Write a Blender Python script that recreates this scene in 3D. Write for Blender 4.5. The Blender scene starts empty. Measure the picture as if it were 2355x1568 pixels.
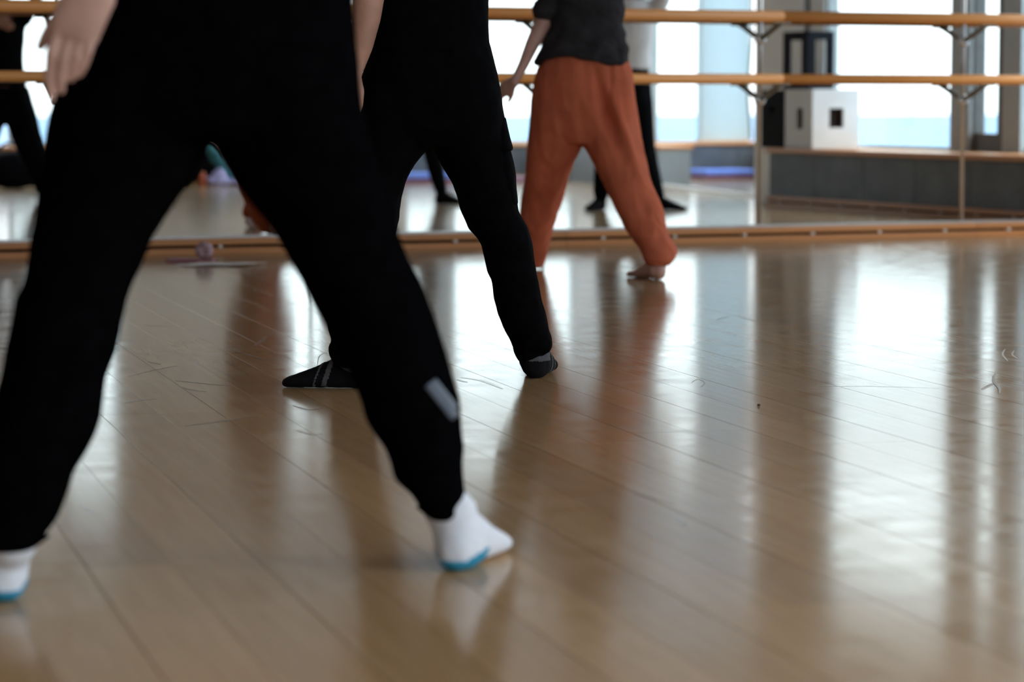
import bpy, bmesh, math, random
from mathutils import Vector, Matrix, noise
from mathutils.bvhtree import BVHTree
random.seed(7)
SC = bpy.context.scene
COL = SC.collection

# ------------------------------------------------------------------ camera
FPX, IW, IH = 6500.0, 2355.0, 1568.0
YAW = math.radians(23.9)
PITCH = math.atan(553.0 / FPX)
FH = Vector((math.sin(YAW), math.cos(YAW), 0))          # horizontal view direction
RT = Vector((math.cos(YAW), -math.sin(YAW), 0))         # camera right
UPV = Vector((0, 0, 1))
FW = FH * math.cos(PITCH) - UPV * math.sin(PITCH)
UC = FH * math.sin(PITCH) + UPV * math.cos(PITCH)
EYE = 0.72                                              # height of the lens above the floor


def ray(x, y):
    d = FW * FPX + RT * (x - IW / 2) - UC * (y - IH / 2)
    return d / d.dot(FH)                                # one metre of horizontal depth


_r = ray(30, 594)
_d = -EYE / _r.z
CAM = Vector((0, 0, EYE)) - Vector(((_r * _d).x, (_r * _d).y, 0))   # mirror wall is the plane y = 0


def at(x, y, d):
    return CAM + ray(x, y) * d


def on_floor(x, y, z=0.0):
    r = ray(x, y)
    return CAM + r * ((z - CAM.z) / r.z)


def floor_depth(y):
    return -EYE / ray(IW / 2, y).z


cam_data = bpy.data.cameras.new('camera')
cam = bpy.data.objects.new('camera', cam_data)
COL.objects.link(cam)
cam.location = CAM
cam.rotation_euler = (math.radians(90) - PITCH, 0, -YAW)
cam_data.sensor_width = 36
cam_data.lens = FPX / IW * 36
cam_data.clip_start = 0.05
cam_data.clip_end = 5000
cam_data.dof.use_dof = True
cam_data.dof.focus_distance = 7.3
cam_data.dof.aperture_fstop = 3.6
SC.camera = cam

# ------------------------------------------------------------------ sky, exposure
world = bpy.data.worlds.new('sky')
SC.world = world
world.use_nodes = True
bg = world.node_tree.nodes['Background']
# standard overcast sky: the zenith is three times as bright as the horizon, the same all round
_wt = world.node_tree
_tc = _wt.nodes.new('ShaderNodeTexCoord')
_sx = _wt.nodes.new('ShaderNodeSeparateXYZ')
_mr = _wt.nodes.new('ShaderNodeMapRange')
_mr.inputs['From Min'].default_value = 0.0
_mr.inputs['From Max'].default_value = 1.0
_mr.inputs['To Min'].default_value = 1.0
_mr.inputs['To Max'].default_value = 3.0
_mu = _wt.nodes.new('ShaderNodeMath')
_mu.operation = 'MULTIPLY'
_mu.inputs[1].default_value = 2.1
_wt.links.new(_tc.outputs['Generated'], _sx.inputs[0])
_wt.links.new(_sx.outputs['Z'], _mr.inputs['Value'])
_wt.links.new(_mr.outputs['Result'], _mu.inputs[0])
_wt.links.new(_mu.outputs[0], bg.inputs[1])
bg.inputs[0].default_value = (0.92, 0.96, 1.0, 1)
SC.view_settings.view_transform = 'Standard'
SC.view_settings.look = 'None'
SC.view_settings.exposure = 0.6
SC.view_settings.gamma = 1.0
SC.view_settings.use_curve_mapping = False
SC.cycles.max_bounces = 7
SC.cycles.diffuse_bounces = 4
SC.cycles.glossy_bounces = 4
SC.cycles.caustics_reflective = False
SC.cycles.caustics_refractive = False


# ------------------------------------------------------------------ materials
def mat(name, color, rough=0.6, metal=0.0, spec=0.5, sheen=0.0, vary=0.0, scale=20.0, bump=0.0, bscale=60.0, coat=0.0, sss=0.0):
    m = bpy.data.materials.new(name)
    m.use_nodes = True
    nt = m.node_tree
    b = nt.nodes['Principled BSDF']
    b.inputs['Base Color'].default_value = (*color, 1)
    b.inputs['Roughness'].default_value = rough
    b.inputs['Metallic'].default_value = metal
    b.inputs['Specular IOR Level'].default_value = spec
    b.inputs['Sheen Weight'].default_value = sheen
    b.inputs['Coat Weight'].default_value = coat
    tc = nt.nodes.new('ShaderNodeTexCoord')
    if sss:
        b.inputs['Subsurface Weight'].default_value = sss
        b.inputs['Subsurface Radius'].default_value = (0.02, 0.008, 0.004)
        b.inputs['Subsurface Scale'].default_value = 0.4
    if vary:
        n = nt.nodes.new('ShaderNodeTexNoise')
        n.inputs['Scale'].default_value = scale
        n.inputs['Detail'].default_value = 2
        nt.links.new(tc.outputs['Object'], n.inputs['Vector'])
        r = nt.nodes.new('ShaderNodeValToRGB')
        r.color_ramp.elements[0].position = 0.3
        r.color_ramp.elements[1].position = 0.7
        r.color_ramp.elements[0].color = (*[max(0, c * (1 - vary)) for c in color], 1)
        r.color_ramp.elements[1].color = (*[min(1, c * (1 + vary)) for c in color], 1)
        nt.links.new(n.outputs['Fac'], r.inputs['Fac'])
        nt.links.new(r.outputs['Color'], b.inputs['Base Color'])
    if bump:
        n2 = nt.nodes.new('ShaderNodeTexNoise')
        n2.inputs['Scale'].default_value = bscale
        n2.inputs['Detail'].default_value = 1
        nt.links.new(tc.outputs['Object'], n2.inputs['Vector'])
        bp = nt.nodes.new('ShaderNodeBump')
        bp.inputs['Strength'].default_value = bump
        bp.inputs['Distance'].default_value = 0.01
        nt.links.new(n2.outputs['Fac'], bp.inputs['Height'])
        nt.links.new(bp.outputs['Normal'], b.inputs['Normal'])
    return m


PLANK_ANG = math.atan2((FH + RT * (-1717 / FPX)).x, (FH + RT * (-1717 / FPX)).y)   # boards run 9 deg off the mirror's normal
PD = Vector((math.sin(PLANK_ANG), math.cos(PLANK_ANG), 0))
PN = Vector((math.cos(PLANK_ANG), -math.sin(PLANK_ANG), 0))


def wood_grain(name, c0, c1, rough, axis_rot, stretch=(18, 1.2, 18), tone=0.12, bump=0.02, rand=True):
    m = bpy.data.materials.new(name)
    m.use_nodes = True
    nt = m.node_tree
    L = nt.links
    b = nt.nodes['Principled BSDF']
    g = nt.nodes.new('ShaderNodeNewGeometry')
    mp = nt.nodes.new('ShaderNodeMapping')
    mp.vector_type = 'TEXTURE'
    mp.inputs['Rotation'].default_value = (0, 0, axis_rot)
    L.new(g.outputs['Position'], mp.inputs['Vector'])
    mp2 = nt.nodes.new('ShaderNodeMapping')
    mp2.inputs['Scale'].default_value = stretch
    L.new(mp.outputs['Vector'], mp2.inputs['Vector'])
    oi = nt.nodes.new('ShaderNodeObjectInfo')
    add = nt.nodes.new('ShaderNodeVectorMath')
    add.operation = 'ADD'
    sc = nt.nodes.new('ShaderNodeVectorMath')
    sc.operation = 'SCALE'
    sc.inputs['Scale'].default_value = 37.0
    L.new(oi.outputs['Random'], sc.inputs[0])
    L.new(mp2.outputs['Vector'], add.inputs[0])
    if rand:
        L.new(sc.outputs['Vector'], add.inputs[1])
    n = nt.nodes.new('ShaderNodeTexNoise')
    n.inputs['Scale'].default_value = 1.6
    n.inputs['Detail'].default_value = 3
    n.inputs['Roughness'].default_value = 0.6
    L.new(add.outputs['Vector'], n.inputs['Vector'])
    r = nt.nodes.new('ShaderNodeValToRGB')
    r.color_ramp.elements[0].position = 0.25
    r.color_ramp.elements[1].position = 0.75
    r.color_ramp.elements[0].color = (*c0, 1)
    r.color_ramp.elements[1].color = (*c1, 1)
    L.new(n.outputs['Fac'], r.inputs['Fac'])
    hsv = nt.nodes.new('ShaderNodeHueSaturation')
    mr = nt.nodes.new('ShaderNodeMapRange')
    mr.inputs['To Min'].default_value = 1 - tone
    mr.inputs['To Max'].default_value = 1 + tone
    L.new(oi.outputs['Random'], mr.inputs['Value'])
    L.new(mr.outputs['Result'], hsv.inputs['Value'])
    L.new(r.outputs['Color'], hsv.inputs['Color'])
    L.new(hsv.outputs['Color'], b.inputs['Base Color'])
    b.inputs['Roughness'].default_value = rough
    return m, nt, b, mp, g


# maple floor boards: lacquered, fine wear in the lacquer
M_FLOOR, _nt, _b, _mp, _g = wood_grain('maple_lacquer', (0.52, 0.315, 0.155), (0.61, 0.385, 0.205), 0.13, -PLANK_ANG, (30, 1.5, 30), 0.10)
_n = _nt.nodes.new('ShaderNodeTexNoise')
_n.inputs['Scale'].default_value = 9
_n.inputs['Detail'].default_value = 3
_nt.links.new(_g.outputs['Position'], _n.inputs['Vector'])
_r2 = _nt.nodes.new('ShaderNodeMapRange')
_r2.inputs['From Min'].default_value = 0.3
_r2.inputs['From Max'].default_value = 0.7
_r2.inputs['To Min'].default_value = 0.10
_r2.inputs['To Max'].default_value = 0.165
_nt.links.new(_n.outputs['Fac'], _r2.inputs['Value'])
_nt.links.new(_r2.outputs['Result'], _b.inputs['Roughness'])
# worn lacquer: a diffuse board under a slightly dulled clear film
_df = _nt.nodes.new('ShaderNodeBsdfDiffuse')
_gl = _nt.nodes.new('ShaderNodeBsdfGlossy')
_gl.inputs['Color'].default_value = (0.76, 0.78, 0.78, 1)
_fr = _nt.nodes.new('ShaderNodeFresnel')
_fr.inputs['IOR'].default_value = 1.38
_mx = _nt.nodes.new('ShaderNodeMixShader')
_nt.links.new(_b.inputs['Base Color'].links[0].from_socket, _df.inputs['Color'])
_nt.links.new(_r2.outputs['Result'], _gl.inputs['Roughness'])
_nt.links.new(_fr.outputs[0], _mx.inputs[0])
_nt.links.new(_df.outputs[0], _mx.inputs[1])
_nt.links.new(_gl.outputs[0], _mx.inputs[2])
_nt.links.new(_mx.outputs[0], [n for n in _nt.nodes if n.type == 'OUTPUT_MATERIAL'][0].inputs['Surface'])
_nt.nodes.remove(_b)

M_BARRE = wood_grain('beech_barre', (0.80, 0.32, 0.075), (0.90, 0.39, 0.105), 0.45, 0, (1.0, 20, 20), 0.10)[0]
M_TRIM = wood_grain('oak_trim', (0.52, 0.21, 0.07), (0.62, 0.28, 0.105), 0.4, 0, (1.2, 25, 25), 0.08)[0]
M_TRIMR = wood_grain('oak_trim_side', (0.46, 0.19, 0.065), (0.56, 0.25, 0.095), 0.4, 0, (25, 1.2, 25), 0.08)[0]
M_OCHRE = mat('ochre_trim', (0.30, 0.19, 0.07), 0.5, vary=0.2)
M_GAP = mat('dark_gap', (0.012, 0.006, 0.004), 0.9)
M_WHITE = mat('white_paint', (0.78, 0.79, 0.79), 0.6, vary=0.04, scale=3)
M_CEIL = mat('ceiling_paint', (0.86, 0.85, 0.83), 0.8, vary=0.02, scale=2)
M_WALLDARK = mat('warm_white_paint', (0.80, 0.76, 0.70), 0.7, vary=0.05, scale=2)
M_PANEL = mat('grey_concrete_panel', (0.072, 0.083, 0.098), 0.55, vary=0.35, scale=3.5)
M_PIER = mat('lit_grey_panel', (0.19, 0.22, 0.25), 0.5, vary=0.1, scale=3)  # lighter than the other panels, the light falling on it put into the colour
M_FRAME = mat('window_frame_grey', (0.34, 0.38, 0.39), 0.45, vary=0.05)
M_FRAMED = mat('window_frame_dark', (0.10, 0.10, 0.095), 0.5, vary=0.1)
M_STEEL = mat('brushed_steel', (0.62, 0.60, 0.59), 0.28, metal=1.0, vary=0.06)
M_CHAN = mat('dull_aluminium', (0.40, 0.40, 0.41), 0.4, metal=1.0, vary=0.05)
M_BRACKET = mat('grey_cast_bracket', (0.24, 0.21, 0.165), 0.45, metal=0.6, vary=0.1)
M_SPACER = mat('pale_spacer', (0.62, 0.60, 0.57), 0.5, vary=0.05)
M_BLACK = mat('black_knit', (0.0022, 0.0022, 0.0028), 1.0, spec=0.0, vary=0.3, scale=40, bump=0.15, bscale=300)
M_BLACK2 = mat('black_cargo_twill', (0.0024, 0.0024, 0.0032), 0.9, spec=0.03, vary=0.3, scale=30, bump=0.15, bscale=300)
M_NAVY = mat('black_trousers_dull', (0.004, 0.0045, 0.006), 0.9, spec=0.03, vary=0.3, scale=30)
M_RUST = mat('rust_cotton_jersey', (0.56, 0.145, 0.078), 0.88, spec=0.12, vary=0.10, scale=8, bump=0.12, bscale=250)
M_TEE = mat('charcoal_tshirt', (0.030, 0.029, 0.034), 0.85, spec=0.15, vary=0.2, scale=15, bump=0.15, bscale=200)
M_TEEW = mat('white_tshirt', (0.72, 0.72, 0.74), 0.85, spec=0.1, vary=0.05, scale=10)
M_SKIN = mat('skin', (0.62, 0.37, 0.31), 0.5, vary=0.13, scale=14, bump=0.06, bscale=150)
M_SKIN2 = mat('skin_warm', (0.55, 0.30, 0.22), 0.55, vary=0.14, scale=18, bump=0.08, bscale=180)
M_HAIR = mat('brown_hair', (0.06, 0.035, 0.02), 0.5, vary=0.3)
M_HAIRL = mat('light_brown_hair', (0.22, 0.15, 0.09), 0.5, vary=0.3)
M_SOCK = mat('white_cotton', (0.80, 0.83, 0.93), 0.9, spec=0.1, vary=0.04, scale=60, bump=0.2, bscale=400)
M_SOCKB = mat('blue_heel_knit', (0.045, 0.30, 0.50), 0.9, spec=0.1, vary=0.08, scale=60)
M_SOCKK = mat('black_sock_knit', (0.008, 0.008, 0.010), 0.9, spec=0.1, vary=0.2, scale=60, bump=0.2, bscale=400)
M_SOCKG = mat('grey_sock_stripe', (0.10, 0.10, 0.115), 0.9, spec=0.1, vary=0.15, scale=120)
M_REFL = mat('grey_reflective_tape', (0.085, 0.11, 0.155), 0.45, spec=0.5, vary=0.08, scale=60)
M_EYE = mat('eye_white', (0.7, 0.7, 0.68), 0.3, vary=0.05)
M_SCUFFD = mat('dark_scuff', (0.30, 0.19, 0.11), 0.22, vary=0.2, scale=50)
M_SCUFFL = mat('pale_scratch', (0.75, 0.68, 0.6), 0.4, vary=0.15, scale=50)


def mirror_mat():
    m = bpy.data.materials.new('mirror_silver')
    m.use_nodes = True
    b = m.node_tree.nodes['Principled BSDF']
    b.inputs['Base Color'].default_value = (0.90, 0.925, 0.92, 1)
    b.inputs['Metallic'].default_value = 1
    b.inputs['Roughness'].default_value = 0.0
    return m


def glass_mat():
    m = bpy.data.materials.new('window_glass')
    m.use_nodes = True
    nt = m.node_tree
    for n in list(nt.nodes):
        nt.nodes.remove(n)
    out = nt.nodes.new('ShaderNodeOutputMaterial')
    mix = nt.nodes.new('ShaderNodeMixShader')
    tr = nt.nodes.new('ShaderNodeBsdfTransparent')
    tr.inputs[0].default_value = (0.94, 0.98, 0.98, 1)
    gl = nt.nodes.new('ShaderNodeBsdfGlossy')
    gl.inputs['Roughness'].default_value = 0.02
    lw = nt.nodes.new('ShaderNodeLayerWeight')
    lw.inputs['Blend'].default_value = 0.5
    pw = nt.nodes.new('ShaderNodeMath')
    pw.operation = 'POWER'
    pw.inputs[1].default_value = 5.0
    fr = nt.nodes.new('ShaderNodeMapRange')
    fr.inputs['To Min'].default_value = 0.03
    fr.inputs['To Max'].default_value = 0.8
    nt.links.new(lw.outputs['Facing'], pw.inputs[0])
    nt.links.new(pw.outputs[0], fr.inputs['Value'])
    nt.links.new(fr.outputs[0], mix.inputs[0])
    nt.links.new(tr.outputs[0], mix.inputs[1])
    nt.links.new(gl.outputs[0], mix.inputs[2])
    nt.links.new(mix.outputs[0], out.inputs[0])
    return m


def blind_mat():
    m = bpy.data.materials.new('white_roller_blind')
    m.use_nodes = True
    nt = m.node_tree
    for n in list(nt.nodes):
        nt.nodes.remove(n)
    out = nt.nodes.new('ShaderNodeOutputMaterial')
    mix = nt.nodes.new('ShaderNodeMixShader')
    mix.inputs[0].default_value = 0.62
    d = nt.nodes.new('ShaderNodeBsdfDiffuse')
    d.inputs[0].default_value = (0.8, 0.84, 0.85, 1)
    t = nt.nodes.new('ShaderNodeBsdfTranslucent')
    t.inputs[0].default_value = (0.42, 0.51, 0.54, 1)
    nt.links.new(d.outputs[0], mix.inputs[1])
    nt.links.new(t.outputs[0], mix.inputs[2])
    nt.links.new(mix.outputs[0], out.inputs[0])
    return m


M_MIRROR = mirror_mat()
M_GLASS = glass_mat()
M_BLIND = blind_mat()
M_SEA = mat('hazy_sea', (0.14, 0.205, 0.285), 0.9, spec=0.0, vary=0.06, scale=0.01)


# ------------------------------------------------------------------ mesh helpers
def new_obj(name, me, m=None, parent=None):
    o = bpy.data.objects.new(name, me)
    COL.objects.link(o)
    if m is not None and me is not None and not me.materials:
        me.materials.append(m)
    if parent is not None:
        o.parent = parent
    return o


def empty(name, loc=(0, 0, 0)):
    o = bpy.data.objects.new(name, None)
    COL.objects.link(o)
    o.location = loc
    o.empty_display_size = 0.1
    bpy.context.view_layer.update()
    return o


def tag(o, label=None, cat=None, group=None, kind=None):
    if label:
        o['label'] = label
    if cat:
        o['category'] = cat
    if group:
        o['group'] = group
    if kind:
        o['kind'] = kind
    return o


def keep(o, parent):
    """parent without moving the world-space mesh"""
    o.parent = parent
    o.matrix_parent_inverse = parent.matrix_world.inverted()
    return o


def bm_obj(name, bm, m, parent=None, smooth=False):
    bmesh.ops.recalc_face_normals(bm, faces=bm.faces)
    me = bpy.data.meshes.new(name)
    bm.to_mesh(me)
    bm.free()
    if smooth:
        for p in me.polygons:
            p.use_smooth = True
    o = new_obj(name, me, m)
    if parent is not None:
        keep(o, parent)
    return o


def add_box(bm, p0, p1, bev=0.0):
    x0, y0, z0 = [min(a, b) for a, b in zip(p0, p1)]
    x1, y1, z1 = [max(a, b) for a, b in zip(p0, p1)]
    vs = [bm.verts.new(c) for c in ((x0, y0, z0), (x1, y0, z0), (x1, y1, z0), (x0, y1, z0), (x0, y0, z1), (x1, y0, z1), (x1, y1, z1), (x0, y1, z1))]
    fs = [bm.faces.new([vs[i] for i in f]) for f in ((3, 2, 1, 0), (4, 5, 6, 7), (0, 1, 5, 4), (1, 2, 6, 5), (2, 3, 7, 6), (3, 0, 4, 7))]
    if bev:
        es = list({e for f in fs for e in f.edges})
        bmesh.ops.bevel(bm, geom=es, offset=bev, segments=2, affect='EDGES', profile=0.6)


def box(name, p0, p1, m, parent=None, bev=0.0):
    bm = bmesh.new()
    add_box(bm, p0, p1, bev)
    return bm_obj(name, bm, m, parent)


def ring(c, u, v, a, b, n=28, e=2.0):
    out = []
    for i in range(n):
        t = 2 * math.pi * i / n
        ct, st = math.cos(t), math.sin(t)
        out.append(c + u * (a * math.copysign(abs(ct) ** (2 / e), ct)) + v * (b * math.copysign(abs(st) ** (2 / e), st)))
    return out


def add_loft(bm, rings):
    vr = [[bm.verts.new(p) for p in r] for r in rings]
    n = len(vr[0])
    for k in range(len(vr) - 1):
        for i in range(n):
            j = (i + 1) % n
            bm.faces.new((vr[k][i], vr[k][j], vr[k + 1][j], vr[k + 1][i]))
    bm.faces.new(list(reversed(vr[0])))
    bm.faces.new(vr[-1])


def add_tube(bm, pts, radii, n=16, flat=None, caps=True):
    """round tube through pts; flat = (axis, ratio) squashes the section along an axis"""
    pts = [Vector(p) for p in pts]
    if not hasattr(radii, '__len__'):
        radii = [radii] * len(pts)
    P, Rr = list(pts), list(radii)
    if caps:
        d0 = (pts[0] - pts[1]).normalized()
        d1 = (pts[-1] - pts[-2]).normalized()
        P = [pts[0] + d0 * radii[0] * q for q in (0.95, 0.75, 0.4)] + pts + [pts[-1] + d1 * radii[-1] * q for q in (0.4, 0.75, 0.95)]
        Rr = [radii[0] * q for q in (0.3, 0.66, 0.92)] + list(radii) + [radii[-1] * q for q in (0.92, 0.66, 0.3)]
    rings = []
    prev = None
    for i, p in enumerate(P):
        t = (P[min(i + 1, len(P) - 1)] - P[max(i - 1, 0)]).normalized()
        if prev is None:
            ref = Vector((0, 0, 1)) if abs(t.z) < 0.9 else RT
            u = ref.cross(t).normalized()
        else:
            u = (prev - t * prev.dot(t)).normalized()
        prev = u
        v = t.cross(u)
        r = ring(p, u, v, Rr[i], Rr[i], n)
        if flat is not None:
            ax, k = flat
            r = [q - ax * ((q - p).dot(ax) * (1 - k)) for q in r]
        rings.append(r)
    add_loft(bm, rings)


def add_ell(bm, c, rx, ry, rz, rot=None, seg=20):
    res = bmesh.ops.create_uvsphere(bm, u_segments=seg, v_segments=seg // 2, radius=1)
    M = Matrix.Translation(c) @ (rot.to_4x4() if rot is not None else Matrix.Identity(4)) @ Matrix.Diagonal((rx, ry, rz, 1))
    bmesh.ops.transform(bm, matrix=M, verts=res['verts'])


def fuse(name, bm, voxel, m, parent=None, smooth=4, flip=False, deform=None, factor=0.5):
    """join overlapping closed pieces into one continuous skin"""
    bmesh.ops.recalc_face_normals(bm, faces=bm.faces)
    me0 = bpy.data.meshes.new('tmp')
    bm.to_mesh(me0)
    bm.free()
    o = bpy.data.objects.new('tmp', me0)
    COL.objects.link(o)
    rm = o.modifiers.new('r', 'REMESH')
    rm.mode = 'VOXEL'
    rm.voxel_size = voxel
    rm.use_smooth_shade = True
    if smooth:
        s = o.modifiers.new('s', 'SMOOTH')
        s.factor = factor
        s.iterations = smooth
    dg = bpy.context.evaluated_depsgraph_get()
    dg.update()
    me = bpy.data.meshes.new_from_object(o.evaluated_get(dg))
    me.name = name
    bpy.data.objects.remove(o)
    bpy.data.meshes.remove(me0)
    if deform is not None:
        nn = [v.normal.copy() for v in me.vertices]
        cc = [v.co.copy() for v in me.vertices]
        for v, c, q in zip(me.vertices, cc, nn):
            v.co = deform(c, q)
    if flip:
        for v in me.vertices:
            v.co.y = -v.co.y
        me.flip_normals()
    me.update()
    for p in me.polygons:
        p.use_smooth = True
    me.materials.clear()
    o = new_obj(name, me, m)
    if parent is not None:
        keep(o, parent)
    return o


# ------------------------------------------------------------------ the room
WX, WY2, CH = 6.3, -10.8, 3.6            # right wall face, back wall face, ceiling
SILLC, SILLB = 0.40, 0.335


def s_on(xp, y):
    """wall position s where the line of sight through column xp (continued behind the mirror) meets depth y"""
    r = ray(xp, 231)
    return CAM.x + r.x * (y - CAM.y) / r.y


def y_on(xp, s):
    r = ray(xp, 231)
    return CAM.y + r.y * (s - CAM.x) / r.x


BX = 9.85                                   # right end of the far wall
SD = 0.42                                   # depth of the right sill
CY2 = -y_on(1767, WX + SD + 0.1)            # far end of the window pier behind the sill
CY0 = -y_on(1768, WX)                       # where the straight right wall ends
BAY = 0.545                                 # the wall then runs outwards on a slant


def slab(name, z0, z1, m):
    pts = [(-7.2, 0.18), (WX + 0.55, 0.18), (WX + 0.55, CY2), (WX + 0.3 + (CY0 - WY2) * BAY, WY2 - 0.3), (1.6, WY2 - 0.35), (1.6, -15.2), (-7.2, -15.2)]
    bm = bmesh.new()
    a = [bm.verts.new((x, y, z0)) for x, y in pts]
    b = [bm.verts.new((x, y, z1)) for x, y in pts]
    bm.faces.new(a)
    bm.faces.new(b)
    for i in range(len(pts)):
        j = (i + 1) % len(pts)
        bm.faces.new((a[i], a[j], b[j], b[i]))
    return bm_obj(name, bm, m)


def struct(o):
    o['kind'] = 'structure'
    return o


# floor: slab with real boards on it
floor = struct(slab('floor', -0.06, -0.018, mat('subfloor', (0.03, 0.02, 0.012), 0.9, vary=0.2)))
floor['label'] = 'glossy pale maple board floor'


def inside(p):
    x, y = p.x, p.y
    if -7 <= x <= WX and WY2 <= y <= -0.005:
        return True
    if -7 <= x <= 1.5 and -15 <= y <= WY2:
        return True
    return WX <= x <= WX + (CY0 - y) * BAY and WY2 <= y <= CY0


def project(p):
    d = p - CAM
    z = d.dot(FW)
    if z <= 0.2:
        return None
    return (IW / 2 + FPX * d.dot(RT) / z, IH / 2 - FPX * d.dot(UC) / z)


PWID = 0.134
A0 = on_floor(130, 1206)
rows = []
for k in range(-110, 110):
    rows.append(k)
cand = []
rng = random.Random(3)
for k in rows:
    pair = (k // 2)
    rr = random.Random(1000 + pair)
    off = rr.uniform(0, 2.1)
    base = A0 + PN * ((k + 0.5) * PWID)
    t = -30.0
    run = None
    segs = []
    while t < 30:
        ins = inside(base + PD * t)
        if ins and run is None:
            run = t
        if not ins and run is not None:
            segs.append((run, t))
            run = None
        t += 0.02
    for (a, b) in segs:
        q = math.floor((a - off) / 2.1) * 2.1 + off
        cuts = [a]
        while q < b:
            if q > a + 0.15 and q < b - 0.15:
                cuts.append(q)
            q += 2.1
        cuts.append(b)
        for c0, c1 in zip(cuts[:-1], cuts[1:]):
            cand.append((k, base, c0, c1))


def seen(base, c0, c1):
    best = 0
    for i in range(11):
        p = base + PD * (c0 + (c1 - c0) * i / 10)
        for w in (-0.06, 0.06):
            s = project(p + PN * w)
            if s and 0 <= s[0] <= IW and 0 <= s[1] <= IH:
                best += 1.0 / (p - CAM).length ** 2
    return best


# unit board mesh with chamfered top edges, shared by all boards
bmu = bmesh.new()
ch, cl = 0.0012, 0.0003
prof = [(-0.5, -0.018), (-0.5, -0.0002), (-0.5 + ch, 0.0), (0.5 - ch, 0.0), (0.5, -0.0002), (0.5, -0.018)]
va = [bmu.verts.new((x, -0.5, z)) for x, z in prof]
vb = [bmu.verts.new((x, 0.5, z)) for x, z in prof]
for i in range(6):
    j = (i + 1) % 6
    bmu.faces.new((va[i], va[j], vb[j], vb[i]))
bmu.faces.new(list(reversed(va)))
bmu.faces.new(vb)
bmesh.ops.recalc_face_normals(bmu, faces=bmu.faces)
plank_me = bpy.data.meshes.new('plank')
bmu.to_mesh(plank_me)
plank_me.materials.append(M_FLOOR)
scored = sorted(((seen(b, a, c), i) for i, (k, b, a, c) in enumerate(cand)), reverse=True)
singles = {i for s, i in scored[:300] if s > 0}
rest_v, rest_f = [], []
for i, (k, base, c0, c1) in enumerate(cand):
    left_gap = 0.0008 if k % 2 == 0 else 0.0004
    right_gap = 0.0008 if k % 2 == 1 else 0.0003
    w = PWID - left_gap - right_gap
    c = base + PD * ((c0 + c1) / 2) + PN * ((left_gap - right_gap) / 2)
    ln = c1 - c0 - 0.0012
    if i in singles:
        o = new_obj('plank', plank_me)
        o.location = c
        o.rotation_euler = (0, 0, -PLANK_ANG)
        o.scale = (w, ln, 1)
        keep(o, floor)
    else:
        o0 = len(rest_v)
        for v in plank_me.vertices:
            rest_v.append(c + PN * (v.co.x * w) + PD * (v.co.y * ln) + Vector((0, 0, v.co.z)))
        for p in plank_me.polygons:
            rest_f.append([o0 + q for q in p.vertices])
rest_me = bpy.data.meshes.new('planks_beyond')
rest_me.from_pydata(rest_v, [], rest_f)
rest_me.materials.append(M_FLOOR)
ro = new_obj('plank_field', rest_me)
keep(ro, floor)
ro['kind'] = 'stuff'

# shell
struct(slab('ceiling', CH, CH + 0.15, M_CEIL))
wall_back = struct(box('wall_back', (-7.2, 0.0, -0.06), (WX + 0.6, 0.18, CH), M_WALLDARK))
wall_back['label'] = 'studio wall behind the mirrors'
struct(box('wall_left', (-7.2, -15.2, -0.06), (-7.0, 0.0, CH), M_WALLDARK))


PORTALS = []


def glazed_wall(name, a, b, z0, z1, n, sill_m, label, fw=0.05):
    """straight wall from a to b (room on its left hand): parapet, lintel and n windows between piers"""
    a, b = Vector((a[0], a[1], 0)), Vector((b[0], b[1], 0))
    L = (b - a).length
    t = (b - a).normalized()
    nrm = Vector((-t.y, t.x, 0))                 # into the room
    M = Matrix((t, -nrm, UPV)).transposed().to_4x4()
    M.translation = a

    def piece(nm, p0, p1, m, parent=None):
        bm = bmesh.new()
        add_box(bm, p0, p1)
        bmesh.ops.transform(bm, matrix=M, verts=bm.verts)
        return bm_obj(nm, bm, m, parent)
    w = struct(piece(name, (0, 0, -0.02), (L, 0.12, z0), M_WALLDARK))
    w['label'] = label
    piece('lintel', (0, 0, z1), (L, 0.12, CH), M_WHITE, w)
    piece('sill', (0, -0.03, z0 - 0.03), (L, 0.0, z0 + 0.004), sill_m, w)
    pw = L / n
    PORTALS.append((a + t * (L / 2) - nrm * 0.14 + UPV * ((z0 + z1) / 2), (L - 0.1, z1 - z0), nrm.copy()))
    for k in range(n + 1):
        x = k * pw
        piece('pier', (max(0, x - 0.08), 0, z0), (min(L, x + 0.08), 0.12, z1), M_FRAME, w)
    for k in range(n):
        x0, x1 = k * pw + 0.08, (k + 1) * pw - 0.08
        fr = piece('window_frame', (x0, 0.03, z0), (x0 + fw, 0.09, z1), M_FRAME, w)
        piece('window_frame', (x1 - fw, 0.03, z0), (x1, 0.09, z1), M_FRAME, w)
        piece('window_frame', (x0 + fw, 0.03, z0), (x1 - fw, 0.09, z0 + fw), M_FRAME, w)
        piece('window_frame', (x0 + fw, 0.03, z1 - fw), (x1 - fw, 0.09, z1), M_FRAME, w)
        piece('pane', (x0 + fw, 0.055, z0 + fw), (x1 - fw, 0.061, z1 - fw), M_GLASS, w)
    return w


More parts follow.
